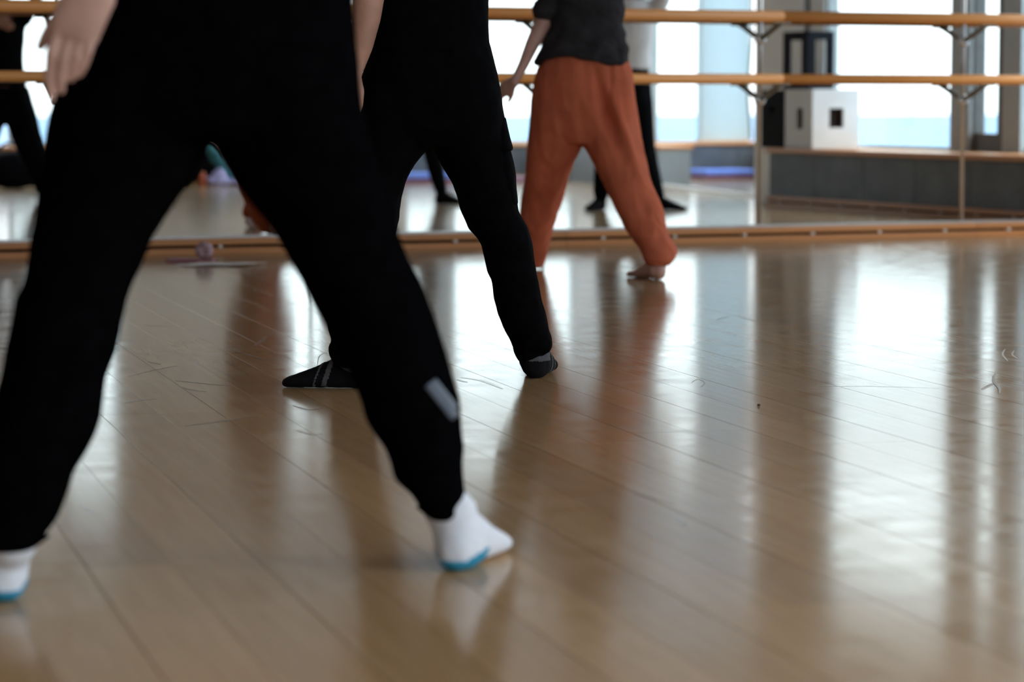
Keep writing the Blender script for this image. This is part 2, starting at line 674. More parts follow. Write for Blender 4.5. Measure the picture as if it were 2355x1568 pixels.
struct(box('wall_rear_left', (-7.0, -15.12, -0.02), (-2.5, -15.0, CH), M_WALLDARK))
glazed_wall('wall_rear', (-2.5, -15.0), (1.6, -15.0), 0.35, 3.0, 2, M_TRIM, 'unseen rear studio wall with large windows added for light')  # windows behind the camera, added to light the floor and the dancers' backs
glazed_wall('wall_return', (1.5, -15.0), (1.5, WY2 - 0.3), 0.35, 3.2, 2, M_TRIMR, 'short unseen studio wall with large windows added for light')  # out of view; its windows are added to bring light from behind right
glazed_wall('wall_bay', (s_on(1778, -WY2 + 0.1), WY2 - 0.1), (WX + SD + 0.14, CY2 - 0.04), 0.38, 3.4, 4, M_TRIMR, 'slanted wall beyond the right parapet with unseen windows added for light')  # seen edge-on only; tall glazing added to let more daylight in

# ---- right wall: low panelled parapet, deep wooden sill, windows behind it
WPX = WX + SD                               # window plane
CY = CY0
wr = struct(box('wall_right', (WX + 0.012, CY, 0.0), (WPX + 0.10, 0.0, SILLC - 0.03), mat('parapet_core', (0.06, 0.065, 0.07), 0.8, vary=0.1)))
wr['label'] = 'low grey panelled parapet wall under the windows'
yy = CY
while yy < -0.05:
    y2 = min(yy + 0.62, 0.0)
    o = box('panel', (WX, yy + 0.003, 0.075), (WX + 0.02, y2 - 0.003, SILLC - 0.035), M_PANEL, wr)
    yy += 0.62
box('sill', (WX - 0.03, CY - 0.02, SILLC - 0.035), (WPX + 0.02, 0.0, SILLC), M_TRIMR, wr, bev=0.008)

wall_up = struct(box('wall_right_upper', (WPX, CY2, 2.62), (WPX + 0.1, 0.0, CH), M_WHITE))


def cwin(name, xa, xb, z0, z1, m, dx=0.0, th=0.07, parent=None):
    """an upright piece in the right window plane between two sight lines"""
    ya, yb = -y_on(xa, WPX - dx), -y_on(xb, WPX - dx)
    return box(name, (WPX - dx, ya, z0), (WPX - dx + th, min(yb, -0.001), z1), m, parent)


# solid pieces between the windows
struct(box('wall_pier_1', (WPX - 0.02, CY2, 0.0), (WPX + 0.1, -y_on(1897, WPX), 2.62), M_WHITE))
struct(cwin('trim_1', 1846, 1853, SILLC, 2.62, M_FRAMED, 0.035, 0.01))
struct(cwin('wall_pier_2', 2186, 2226, SILLC, 2.62, M_FRAME, 0.03, 0.12))
struct(cwin('wall_pier_3', 2302, 2344, SILLC, 2.62, mat('pale_blue_panel', (0.42, 0.49, 0.53), 0.5, vary=0.04), 0.03, 0.12))


def window_c(name, xa, xb, z0, z1, fw, fm, label, deep=False):
    w = empty(name, (WPX, -y_on(xa, WPX), z0))
    struct(w)
    w['label'] = label
    ya, yb = -y_on(xa, WPX), min(-y_on(xb, WPX), -0.002)
    box('pane', (WPX + 0.05, ya + fw * 0.5, z0 + fw * 0.5), (WPX + 0.056, yb - fw * 0.5, z1 - fw * 0.5), M_GLASS, w)
    for nm, a, b in (('frame', (WPX, ya, z0), (WPX + 0.08, yb, z0 + fw)), ('frame', (WPX, ya, z1 - fw), (WPX + 0.08, yb, z1)),
                     ('frame', (WPX, ya, z0 + fw), (WPX + 0.08, ya + fw, z1 - fw)), ('frame', (WPX, yb - fw, z0 + fw), (WPX + 0.08, yb, z1 - fw))):
        box(nm, a, b, fm, w)
    return w, ya, yb


wins = [window_c('window_1', 1897, 2186, SILLC, 2.62, 0.022, M_FRAME, 'wide bright window above the sill seen past the black and white boxes'),
        window_c('window_2', 2226, 2302, SILLC + 0.06, 2.62, 0.055, M_FRAMED, 'narrow dark-framed casement window beside the wide window'),
        window_c('window_3', 2344, 2700, SILLC, 2.62, 0.02, M_FRAME, 'window next to the mirrored corner')]
struct(box('trim_2', (WPX, wins[1][1], SILLC), (WPX + 0.08, wins[1][2], SILLC + 0.06), M_FRAMED))
PORTALS.append((Vector((WPX + 0.12, wins[0][1] / 2, 1.51)), (abs(wins[0][1]), 2.2), Vector((-1, 0, 0))))

# ---- far wall (opposite the mirrors): panelled parapet, sill, windows
SDB = 0.22
WPY = WY2 - SDB
wf = struct(box('wall_far', (1.5, WPY - 0.1, 0.0), (BX, WY2 - 0.012, SILLB - 0.03), mat('parapet_core_far', (0.06, 0.065, 0.07), 0.8, vary=0.1)))
wf['label'] = 'low grey panelled parapet wall opposite the mirrors'
xx = 1.5
while xx < (BX - 0.05):
    x2 = min(xx + 0.9, BX)
    box('panel', (xx + 0.003, WY2 - 0.02, 0.05), (x2 - 0.003, WY2, SILLB - 0.035), M_PANEL, wf)
    xx += 0.9
box('sill', (1.5, WPY - 0.02, SILLB - 0.03), (BX, WY2 + 0.03, SILLB), M_TRIM, wf, bev=0.006)
box('skirting', (1.5, WY2, 0.0), (BX, WY2 + 0.02, 0.05), M_OCHRE, wf)
struct(box('wall_far_upper', (1.5, WPY - 0.1, 2.75), (BX, WPY, CH), M_WHITE))


def fwin(name, xa, xb, z0, z1, m, dy=0.0, th=0.1):
    sa, sb = s_on(xa, -(WPY + dy)), s_on(xb, -(WPY + dy))
    return box(name, (max(sa, 1.5), WPY + dy - th, z0), (min(sb, BX), WPY + dy, z1), m)


def window_f(name, xa, xb, fw, label):
    w = empty(name, (s_on(xa, -WPY), WPY, SILLB))
    struct(w)
    w['label'] = label
    sa, sb = s_on(xa, -WPY), s_on(xb, -WPY)
    sa, sb = max(sa, 1.52), min(sb, BX)
    z0, z1 = SILLB, 2.75
    box('pane', (sa + fw / 2, WPY - 0.056, z0 + fw / 2), (sb - fw / 2, WPY - 0.05, z1 - fw / 2), M_GLASS, w)
    for a, b in (((sa, WPY - 0.08, z0), (sb, WPY, z0 + fw)), ((sa, WPY - 0.08, z1 - fw), (sb, WPY, z1)),
                 ((sa, WPY - 0.08, z0 + fw), (sa + fw, WPY, z1 - fw)), ((sb - fw, WPY - 0.08, z0 + fw), (sb, WPY, z1 - fw))):
        box('frame', a, b, M_FRAME, w)
    return w


PORTALS.append((Vector(((1.5 + BX) / 2, WPY - 0.16, 1.55)), (BX - 1.5, 2.4), Vector((0, 1, 0))))
window_f('window_4', 20, 265, 0.02, 'window behind the dancer at the left end of the mirror')
struct(fwin('wall_far_solid', 265, 585, SILLB, 2.75, M_WALLDARK, 0.02, 0.14))
window_f('window_5', 585, 745, 0.02, 'window reflected between the nearest dancer\'s legs')
struct(fwin('trim_3', 745, 930, SILLB, 2.75, M_WALLDARK, 0.02, 0.14))
window_f('window_6', 930, 1010, 0.02, 'narrow window behind the middle dancer')
struct(fwin('trim_4', 1010, 1040, SILLB, 2.75, M_FRAME, 0.02, 0.14))
window_f('window_7', 1040, 1322, 0.02, 'broad bright window beside the rust trousers')
struct(fwin('trim_5', 1322, 1385, SILLB, 2.75, M_WHITE, 0.02, 0.14))
window_f('window_8', 1385, 1480, 0.02, 'window behind the white-shirted dancer')
struct(fwin('trim_6', 1480, 1509, SILLB, 2.75, M_FRAME, 0.03, 0.15))
window_f('window_9', 1509, 1612, 0.012, 'bright window left of the white blind')
window_f('window_10', 1612, 1760, 0.012, 'window covered by the white blind')
sa, sb = s_on(1612, -(WPY + 0.04)), s_on(1722, -(WPY + 0.04))
bl = box('roller_blind', (sa, WPY + 0.035, SILLB + 0.005), (sb, WPY + 0.037, 2.7), M_BLIND)
tag(bl, 'pale translucent roller blind drawn down to the sill', 'blind')
rod = bmesh.new()
add_tube(rod, [(sa, WPY + 0.036, SILLB + 0.012), (sb, WPY + 0.036, SILLB + 0.012)], 0.008, 10)
bm_obj('bottom_rail', rod, M_SPACER, bl, True)
rod = bmesh.new()
add_tube(rod, [(sa, WPY + 0.05, 2.69), (sb, WPY + 0.05, 2.69)], 0.025, 12)
bm_obj('roller', rod, M_SPACER, bl, True)
rod = bmesh.new()
add_tube(rod, [(sb + 0.015, WPY + 0.045, 2.65), (sb + 0.02, WPY + 0.045, 1.3), (sb - 0.015, WPY + 0.045, 0.8), (sb + 0.02, WPY + 0.045, SILLB + 0.02)], 0.012, 8)
bm_obj('pull_cord', rod, mat('olive_cord', (0.16, 0.17, 0.12), 0.7, vary=0.1), bl, True)
# pier standing forward of the far wall
pa, pb = on_floor(1512, 428), on_floor(1603, 428)
pier = struct(box('wall_pier_4', (pa.x, -pa.y, 0.0), (pb.x, WY2 + 0.0, SILLB - 0.02), M_PIER))
pier['label'] = 'grey boxed pier under the far window, coloured lighter as if lit'
box('cap', (pa.x - 0.01, -pa.y + 0.02, SILLB - 0.02), (pb.x + 0.02, WY2, SILLB + 0.006), M_TRIM, pier, bev=0.004)

# outside: hazy water far below the windows
sea = struct(box('trim_sea', (-18000, -18000, -101), (18000, 18000, -100), M_SEA))
sea.name = 'sea'
sea['label'] = 'hazy blue water outside the windows'
for loc, size, tgt in PORTALS:
    ld = bpy.data.lights.new('window_portal', 'AREA')
    ld.shape = 'RECTANGLE'
    ld.size, ld.size_y = size
    ld.cycles.is_portal = True
    lo = bpy.data.objects.new('window_portal', ld)
    COL.objects.link(lo)
    lo.location = loc
    lo.rotation_euler = tgt.to_track_quat('-Z', 'Y').to_euler()

# ---- mirror wall
mir = empty('wall_mirror', (0, -0.004, 0.09))
tag(mir, 'row of tall frameless mirror panels covering the studio wall', 'mirror')
J0, PW = 0.22, 1.22
JOINTS = [J0 + PW * k for k in range(-6, 6) if -7 < J0 + PW * k < WX]
edges = [-7.0] + JOINTS + [WX]
for a, b in zip(edges[:-1], edges[1:]):
    box('mirror_panel', (a + 0.0015, -0.008, 0.084), (b - 0.0015, -0.002, 2.25), M_MIRROR, mir)
box('bottom_channel', (-7.0, -0.012, 0.074), (WX, -0.0005, 0.086), M_CHAN, mir)
for j in JOINTS:
    bm = bmesh.new()
    add_tube(bm, [(j, -0.010, 0.09), (j, -0.010, 2.25)], 0.009, 12, caps=False)
    bm_obj('joint_strip', bm, M_STEEL, mir, True)


def baseboard(name, face, a, b, axis, mm, label):
    """two wooden rails with a shadow gap held by pale spacers"""
    e = empty(name, (a if axis == 'x' else face, face if axis == 'x' else a, 0))
    struct(e)
    e['label'] = label

    def bb(nm, t0, t1, d0, d1, z0, z1, m, bev=0.0):
        if axis == 'x':
            return box(nm, (t0, face - d1, z0), (t1, face - d0, z1), m, e, bev)
        return box(nm, (face - d1, t0, z0), (face - d0, t1, z1), m, e, bev)
    L = 2.4
    t = a
    while t < b - 1e-6:
        t2 = min(t + L, b)
        bb('lower_board', t + 0.0008, t2 - 0.0008, 0.0, 0.034, 0.0, 0.029, mm, 0.002)
        bb('cap_rail', t + 0.0008, t2 - 0.0008, 0.0, 0.036, 0.043, 0.074, mm, 0.004)
        t = t2
    bb('shadow_gap', a, b, 0.0, 0.008, 0.029, 0.043, M_GAP)
    t = a + 0.2
    k = 0
    while t < b:
        bb('spacer', t - 0.009, t + 0.009, 0.008, 0.037, 0.028, 0.044, M_SPACER)
        t += 0.4
    return e


SP0 = 3.783 - 0.4 * 26 - 0.2
baseboard('baseboard_back', 0.0, SP0, WX - 0.04, 'x', M_TRIM, 'two-rail wooden skirting with pale spacers under the mirrors')
baseboard('baseboard_right', WX, CY, -0.04, 'y', M_TRIMR, 'two-rail wooden skirting with pale spacers under the window parapet')

# ---- barres
SO = 0.23
def barre(z, rad, label, seam):
    e = empty('ballet_barre', (J0, -SO, z))
    tag(e, label, 'barre', 'barres on the mirror wall')
    cuts = [-7.0 + 0.02, seam - 2 * 3.66, seam - 3.66, seam, WX - 0.02]
    for a, b in zip(cuts[:-1], cuts[1:]):
        bm = bmesh.new()
        rr = []
        for x, q in ((a + 0.0005, 0.9), (a + 0.002, 1.0), (b - 0.002, 1.0), (b - 0.0005, 0.9)):
            rr.append(ring(Vector((x, -SO, z)), Vector((0, 1, 0)), Vector((0, 0, 1)), rad * q, rad * q, 28))
        add_loft(bm, rr)
        bm_obj('rail', bm, M_BARRE, e, True)
    for j in JOINTS:
        bm = bmesh.new()
        zb = z - rad
        pts = [(j, -0.012, zb - 0.078), (j, -0.03, zb - 0.074), (j, -SO * 0.5, zb - 0.042), (j, -SO + 0.035, zb - 0.012), (j, -SO, zb - 0.006)]
        add_tube(bm, pts, [0.014, 0.014, 0.014, 0.013, 0.009], 12)
        add_box(bm, (j - 0.045, -SO - 0.014, zb - 0.008), (j + 0.045, -SO + 0.014, zb + 0.002), 0.002)
        br = bm_obj('bracket', bm, M_BRACKET, e, True)
        bm = bmesh.new()
        c = Vector((j, -0.008, zb - 0.08))
        rings = [ring(c + Vector((0, -d, 0)), Vector((1, 0, 0)), Vector((0, 0, 1)), r, r, 24) for d, r in ((0.0, 0.030), (0.008, 0.030), (0.014, 0.024), (0.018, 0.012))]
        add_loft(bm, rings)
        bm_obj('flange', bm, M_STEEL, br, True)
    return e


_seam = None
r = ray(1800, 43)
_seam = CAM.x + r.x * (-SO - CAM.y) / r.y
barre(1.140, 0.029, 'upper round wooden ballet barre along the mirror wall', _seam)
barre(0.828, 0.025, 'lower round wooden ballet barre along the mirror wall', _seam)


# ------------------------------------------------------------------ people
def pxring(y, xl, xr, d, b, n=32, e=2.15):
    pl, pr = at(xl, y, d), at(xr, y, d)
    return ring((pl + pr) / 2, RT, FH, (pr - pl).length / 2, b, n, e)


def interp(st, n=4):
    out = []
    for a, b in zip(st[:-1], st[1:]):
        for i in range(n):
            t = i / n
            out.append(tuple(p + (q - p) * t for p, q in zip(a, b)))
    out.append(st[-1])
    return out


def shrink(st, k, kb=None):
    kb = k if kb is None else kb
    return [(y, (xl + xr) / 2 - (xr - xl) / 2 * k, (xl + xr) / 2 + (xr - xl) / 2 * k, d, b * kb) for y, xl, xr, d, b in st]


def loft_px(bm, st, n=3):
    add_loft(bm, [pxring(*s) for s in interp(st, n)])


def foot(bm, heel, dirv, L=0.245, w=1.0, grow=0.0, bare=False, ankle=None, lift=0.0):
    """heel = floor point under the back of the heel"""
    f = Vector((dirv.x, dirv.y, 0)).normalized()
    sd = Vector((f.y, -f.x, 0))
    st = [(0.000, 0.010, 0.018, 0.040), (0.010, 0.022, 0.006, 0.056), (0.030, 0.029, 0.0, 0.072), (0.055, 0.031, 0.0, 0.086), (0.085, 0.032, 0.002, 0.084),
          (0.120, 0.035, 0.003, 0.067), (0.155, 0.040, 0.001, 0.051), (0.185, 0.043, 0.0, 0.040), (0.210, 0.041, 0.0, 0.031), (0.232, 0.034, 0.001, 0.024), (0.245, 0.018, 0.005, 0.017)]
    k = L / 0.245
    rings = []
    for t, hw, z0, z1 in st:
        z0 = max(z0 - grow, 0.0) + lift
        z1 = z1 + grow + lift
        rings.append(ring(heel + f * (t * k) + Vector((0, 0, (z0 + z1) / 2)), sd, Vector((0, 0, 1)), hw * w + grow, (z1 - z0) / 2, 24, 2.3))
    add_loft(bm, rings)
    if bare:
        for q, (o, tl, r) in enumerate(((-0.027, 0.246, 0.0125), (-0.007, 0.243, 0.009), (0.009, 0.236, 0.0085), (0.023, 0.228, 0.008), (0.035, 0.216, 0.0078))):
            base = heel + f * ((tl - 0.045) * k) + sd * o + Vector((0, 0, 0.016 + lift))
            tip = heel + f * (tl * k) + sd * (o * 1.05) + Vector((0, 0, r + lift))
            add_tube(bm, [base, (base + tip) / 2 + Vector((0, 0, 0.002)), tip], [r * 1.05, r, r], 12)
    if ankle is not None:
        add_tube(bm, [heel + f * 0.045 + Vector((0, 0, 0.035 + lift)), heel * 0.35 + ankle * 0.65 + f * 0.02 + Vector((0, 0, 0.03)), ankle], [0.036 + grow, 0.034 + grow, 0.037 + grow], 20)


def hand_generic(bm, wrist, dirv, back, scale=1.0, thumb_side=1, curl=0.25):
    """dirv = wrist to fingers, back = normal of the back of the hand"""
    d = dirv.normalized()
    n = (back - d * back.dot(d)).normalized()
    s = d.cross(n) * thumb_side
    k = scale
    rings = []
    for t, w, th in ((-0.01, 0.027, 0.019), (0.02, 0.032, 0.017), (0.05, 0.040, 0.015), (0.085, 0.041, 0.012), (0.10, 0.037, 0.009)):
        rings.append(ring(wrist + d * (t * k), s, n, w * k, th * k, 20, 2.4))
    add_loft(bm, rings)
    for o, ln, r in ((0.029, 0.072, 0.0085), (0.010, 0.080, 0.0088), (-0.010, 0.074, 0.0084), (-0.028, 0.058, 0.0074)):
        p = wrist + d * (0.085 * k) + s * (o * k)
        pts = [p]
        dd = d.copy()
        for seg in (0.5, 0.3, 0.2):
            dd = (dd - n * curl).normalized()
            p = p + dd * (ln * seg * k)
            pts.append(p)
        add_tube(bm, pts, [r * k, r * k, r * 0.92 * k, r * 0.8 * k], 12)
    p = wrist + d * (0.025 * k) + s * (0.022 * k)
    t1 = p + (d * 0.03 + s * 0.026 - n * 0.008) * k
    t2 = t1 + (d * 0.03 + s * 0.010 - n * 0.006) * k
    t3 = t2 + (d * 0.022 + s * 0.002 - n * 0.004) * k
    add_tube(bm, [p, t1, t2, t3], [0.014 * k, 0.011 * k, 0.0098 * k, 0.008 * k], 12)


def torso_rings(c0, zs, R=RT, F=FH, grow=0.0):
    """zs: (z, half width, half depth, forward shift)"""
    return [ring(Vector((c0.x, c0.y, 0)) + F * fs + Vector((0, 0, z)), R, F, hw + grow, hd + grow, 32, 2.3) for z, hw, hd, fs in zs]


def head(bm, c, F=FH, R=RT):
    """c = centre of the skull; the face looks along F"""
    rot = Matrix((R, F, UPV)).transposed()
    add_ell(bm, c + UPV * 0.02, 0.074, 0.094, 0.095, rot)
    add_ell(bm, c + F * 0.025 - UPV * 0.055, 0.058, 0.066, 0.068, rot)
    add_ell(bm, c + F * 0.060 - UPV * 0.090, 0.028, 0.026, 0.022, rot)            # chin
    add_tube(bm, [c + F * 0.088 + UPV * 0.012, c + F * 0.104 - UPV * 0.018, c + F * 0.108 - UPV * 0.030], [0.008, 0.010, 0.013], 10)   # nose
    add_ell(bm, c + F * 0.086 - UPV * 0.058, 0.022, 0.010, 0.006, rot)            # lips
    add_ell(bm, c + F * 0.085 - UPV * 0.068, 0.019, 0.010, 0.006, rot)
    for s in (-1, 1):
        add_ell(bm, c + R * (s * 0.075) - UPV * 0.012 - F * 0.004, 0.010, 0.020, 0.031, rot)
        add_ell(bm, c + R * (s * 0.032) + F * 0.082 + UPV * 0.022, 0.020, 0.012, 0.007, rot)      # brow
    add_tube(bm, [c - UPV * 0.05 - F * 0.012, c - UPV * 0.16 - F * 0.03], [0.054, 0.060], 20)


def hair_cap(name, c, m, parent, F=FH, R=RT, flip=False, long=0.0):
    bm = bmesh.new()
    rot = Matrix((R, F, UPV)).transposed()
    add_ell(bm, c + UPV * 0.035 - F * 0.016, 0.086, 0.100, 0.098, rot)
    add_ell(bm, c - UPV * 0.03 - F * 0.045, 0.072, 0.060, 0.075, rot)
    for k in range(9):
        a = (k - 4) * 0.33
        if long:
            p = c + R * (math.sin(a) * 0.075) - F * (math.cos(a) * 0.075) + UPV * 0.0
            add_tube(bm, [p, p - UPV * 0.12 - F * 0.01 + R * (0.02 * math.sin(a)), p - UPV * long + R * (0.05 * math.sin(a) + 0.02 * math.sin(k * 2.0)) + F * (0.03 * math.cos(k))], [0.026, 0.028, 0.012], 10)
    return fuse(name, bm, 0.008, m, parent, 2, flip, lambda q, n: q + n * (0.004 * noise.noise(Vector((q.x * 60, q.y * 60, q.z * 12)))))


def eyes(c, parent, F=FH, R=RT, flip=False):
    for s in (-1, 1):
        bm = bmesh.new()
        add_ell(bm, c + R * (s * 0.032) + F * 0.078 + UPV * 0.004, 0.0125, 0.0125, 0.0105, Matrix((R, F, UPV)).transposed(), 14)
        if flip:
            for v in bm.verts:
                v.co.y = -v.co.y
        bm_obj('eye', bm, M_EYE, parent, True)


def folds(amp, fx=9.0, fz=7.0, seed=0.0, drape=1.0):
    def f(c, n):
        u, w, z = c.dot(RT), c.dot(FH), c.z
        q = noise.noise(Vector((u * fx + seed, w * fx, z * fz * drape)))
        q2 = noise.noise(Vector((u * fx * 2.3 + seed + 5, w * fx * 2.3, z * fz * 2.0 * drape + 0.8 * u * fx)))
        rid = 1 - abs(q2) * 2
        return c + n * (amp * (q + 0.35 * rid))
    return f


def raised_arm(bm, shoulder, F, R, grow=0.0, side=1, upto=None):
    el = shoulder + F * 0.25 + R * (0.10 * side) - UPV * 0.03
    wr = el + F * 0.15 - R * (0.12 * side) + UPV * 0.12
    if upto is None:
        add_tube(bm, [shoulder, (shoulder + el) / 2, el], [0.052 + grow, 0.046 + grow, 0.039 + grow], 18)
        add_tube(bm, [el, (el * 0.6 + wr * 0.4), wr], [0.039, 0.037, 0.026], 18)
        hand_generic(bm, wr, (wr - el), UPV, 1.0, side)
    else:
        add_tube(bm, [shoulder, shoulder * (1 - upto) + el * upto], [0.062 + grow, 0.060 + grow], 20)


def flat_px(p_list, d):
    return [at(x, y, d) for x, y in p_list]


def sock(name, parent, heel, dirv, L, ankle, m, grow=0.003, voxel=0.005, flip=False):
    bm = bmesh.new()
    foot(bm, heel, dirv, L, 1.0, grow, False, ankle)
    return fuse(name, bm, voxel, m, parent, 5, flip, lambda q, n: Vector((q.x, q.y, max(q.z, 0.0015))) + n * (0.0008 * noise.noise(q * 60)))


def shell_part(name, src, parent, m, test, off=0.0012):
    """a patch lying on src: the faces that pass the test, lifted off the surface and given thickness"""
    me = src.data
    use = [p for p in me.polygons if test(p.center)]
    if not use:
        return None
    idx = {}
    vs, fs = [], []
    for p in use:
        f = []
        for vi in p.vertices:
            if vi not in idx:
                idx[vi] = len(vs)
                v = me.vertices[vi]
                vs.append(v.co + v.normal * off)
            f.append(idx[vi])
        fs.append(f)
    nm = bpy.data.meshes.new(name)
    nm.from_pydata([tuple(v) for v in vs], [], fs)
    for p in nm.polygons:
        p.use_smooth = True
    o = new_obj(name, nm, m)
    md = o.modifiers.new('thickness', 'SOLIDIFY')
    md.thickness = off * 0.9
    md.offset = -1
    keep(o, parent)
    return o


def base_point(pts):
    c = Vector((0, 0, 0))
    for p in pts:
        c += Vector((p.x, p.y, 0))
    return c / len(pts)


# ================= nearest dancer: black joggers, white socks with blue heels
def dancer_one():
    dl, dr, dh = floor_depth(1385), floor_depth(1305), 4.18
    mid = lambda a, b, t: a + (b - a) * t
    left = [(180, 150, 500, dh, 0.125), (260, 118, 495, dh, 0.115), (335, 106, 470, mid(dh, dl, 0.05), 0.105), (400, 97, 452, mid(dh, dl, 0.15), 0.1),
            (450, 90, 414, mid(dh, dl, 0.22), 0.097), (500, 81, 378, mid(dh, dl, 0.3), 0.092), (550, 72, 346, mid(dh, dl, 0.38), 0.086), (600, 67, 325, mid(dh, dl, 0.45), 0.082),
            (650, 56, 304, mid(dh, dl, 0.5), 0.08), (690, 36, 289, mid(dh, dl, 0.55), 0.08), (740, 29, 281, mid(dh, dl, 0.6), 0.079), (810, 17, 268, mid(dh, dl, 0.67), 0.078),
            (870, 5, 242, mid(dh, dl, 0.72), 0.075), (950, -16, 234, mid(dh, dl, 0.78), 0.077), (1000, -30, 222, mid(dh, dl, 0.83), 0.076), (1040, -42, 200, mid(dh, dl, 0.87), 0.073),
            (1090, -52, 168, mid(dh, dl, 0.91), 0.067), (1140, -56, 155, mid(dh, dl, 0.94), 0.062), (1190, -56, 134, mid(dh, dl, 0.97), 0.056), (1215, -52, 118, dl, 0.05), (1240, -46, 94, dl, 0.047), (1260, -42, 82, dl, 0.045)]
    right = [(180, 470, 828, dh, 0.125), (260, 480, 840, dh, 0.115), (335, 496, 858, mid(dh, dr, 0.05), 0.105), (380, 522, 869, mid(dh, dr, 0.15), 0.1),
             (430, 553, 883, mid(dh, dr, 0.22), 0.097), (480, 590, 897, mid(dh, dr, 0.3), 0.092), (530, 630, 911, mid(dh, dr, 0.38), 0.086), (600, 668, 941, mid(dh, dr, 0.45), 0.082),
             (665, 705, 975, mid(dh, dr, 0.52), 0.08), (740, 748, 1001, mid(dh, dr, 0.6), 0.078), (800, 780, 1021, mid(dh, dr, 0.66), 0.076), (870, 812, 1041, mid(dh, dr, 0.73), 0.074),
             (920, 832, 1056, mid(dh, dr, 0.78), 0.073), (960, 842, 1058, mid(dh, dr, 0.82), 0.07), (990, 858, 1060, mid(dh, dr, 0.85), 0.067), (1030, 888, 1066, mid(dh, dr, 0.88), 0.062),
             (1060, 899, 1064, mid(dh, dr, 0.9), 0.058), (1100, 908, 1065, mid(dh, dr, 0.94), 0.053), (1125, 934, 1069, mid(dh, dr, 0.96), 0.049), (1150, 954, 1074, dr, 0.044), (1172, 968, 1074, dr, 0.042), (1190, 984, 1066, dr, 0.040)]
    pelvis = [(325, 330, 650, dh, 0.085), (290, 200, 770, dh, 0.115), (230, 135, 835, dh, 0.128), (150, 160, 828, dh, 0.132), (60, 188, 816, dh, 0.128), (0, 196, 810, dh, 0.122), (-80, 202, 806, dh, 0.115)]
    hl, hr = on_floor(20, 1392), on_floor(1040, 1318)
    dirl, dirr = FH * 0.93 - RT * 0.35, (FH * 0.97 + RT * 0.24).normalized()
    hl += dirl * 0.01
    e = empty('person', base_point([hl, hr]))
    tag(e, 'dancer nearest the camera in black joggers and white socks with blue heels', 'person')
    c0 = at(505, 0, dh)
    up = [(0.86, 0.190, 0.115, 0), (0.95, 0.180, 0.108, 0.01), (1.05, 0.182, 0.110, 0.02), (1.16, 0.198, 0.120, 0.03), (1.27, 0.205, 0.118, 0.03), (1.34, 0.180, 0.095, 0.02), (1.385, 0.10, 0.07, 0.01), (1.41, 0.06, 0.055, 0.01)]
    hc = Vector((c0.x, c0.y, 1.565)) + FH * 0.045
    # body
    bm = bmesh.new()
    loft_px(bm, shrink(left, 0.72, 0.8))
    loft_px(bm, shrink(right, 0.72, 0.8))
    loft_px(bm, shrink(pelvis, 0.86, 0.86))
    add_loft(bm, torso_rings(c0, up, grow=-0.016))
    al, ar = at(22, 1245, dl), at(1030, 1165, dr)
    foot(bm, hl + dirl * 0.004, dirl, 0.235, 0.9, -0.003, False, al)
    foot(bm, hr + dirr * 0.004, dirr, 0.235, 0.9, -0.003, False, ar)
    head(bm, hc)
    dA = 3.99
    sh = Vector((c0.x, c0.y, 1.30)) - RT * 0.195 + FH * 0.02
    el, wr = at(318, -430, dA), at(226, -62, dA)
    add_tube(bm, [sh, (sh + el) / 2, el], [0.050, 0.043, 0.038], 20)
    add_tube(bm, [el, el * 0.65 + wr * 0.35, el * 0.25 + wr * 0.75, wr], [0.038, 0.039, 0.031, 0.027], 20)
    # left hand, back of the hand to the camera
    def pr(x, y, w, th, dd=0.0):
        return ring(at(x, y, dA + dd), (RT * 0.97 - UPV * 0.2).normalized(), FH, w * dA / FPX, th, 20, 2.3)
    add_loft(bm, [pr(232, -75, 40, 0.021), pr(222, -40, 47, 0.020), pr(206, -5, 60, 0.018), pr(188, 30, 62, 0.0165), pr(177, 60, 60, 0.015), pr(170, 88, 56, 0.012)])
    k = dA / FPX
    for pts, rad in (([(137, 62), (118, 122), (113, 178), (118, 226)], (16.5, 15.5, 14, 10.5)), ([(163, 78), (146, 138), (139, 182), (141, 209)], (16, 15, 13.5, 10)),
                     ([(190, 82), (176, 128), (168, 160), (164, 182)], (15.5, 14.5, 13, 10)), ([(216, 70), (203, 118), (192, 150), (183, 172)], (14, 13, 12, 9))):
        dz = [0.0, -0.004, 0.004, 0.012]
        add_tube(bm, [at(x, y, dA + dz[i]) for i, (x, y) in enumerate(pts)], [q * k * 0.92 for q in rad], 14)
    add_tube(bm, [at(165, 15, dA + 0.004), at(125, 55, dA + 0.012), at(106, 84, dA + 0.02), at(93, 107, dA + 0.025)], [24 * k, 19 * k, 15.5 * k, 12 * k], 14)
    raised_arm(bm, Vector((c0.x, c0.y, 1.30)) + RT * 0.195 + FH * 0.03, FH, RT, 0, 1)
    fuse('body', bm, 0.003, M_SKIN, e, 3, factor=0.4)
    eyes(hc, e)
    hair_cap('hair', hc, M_HAIR, e)
    # joggers
    bm = bmesh.new()
    loft_px(bm, left)
    loft_px(bm, right)
    loft_px(bm, pelvis)
    tr = fuse('joggers', bm, 0.007, M_BLACK, e, 5, False, folds(0.0035, 10, 7, 2.0))
    # ribbed cuffs
    for st in (left[-3:], right[-3:]):
        bm = bmesh.new()
        y0, xl, xr, d, b = st[-1]
        loft_px(bm, [(y0 - 26, st[0][1] - 1, st[0][2] + 1, d, b + 0.005), (y0 - 4, xl - 1, xr + 1, d, b + 0.002), (y0 + 3, xl + 2, xr - 2, d, b)])
        c = fuse('cuff', bm, 0.005, M_BLACK, tr, 4)
    # reflective flash on the right calf
    bvh = BVHTree.FromPolygons([tr.matrix_world @ v.co for v in tr.data.vertices], [p.vertices for p in tr.data.polygons])
    A, B = Vector((990, 880)), Vector((1052, 958))
    ax = (B - A)
    nr = Vector((ax.y, -ax.x)).normalized() * 16
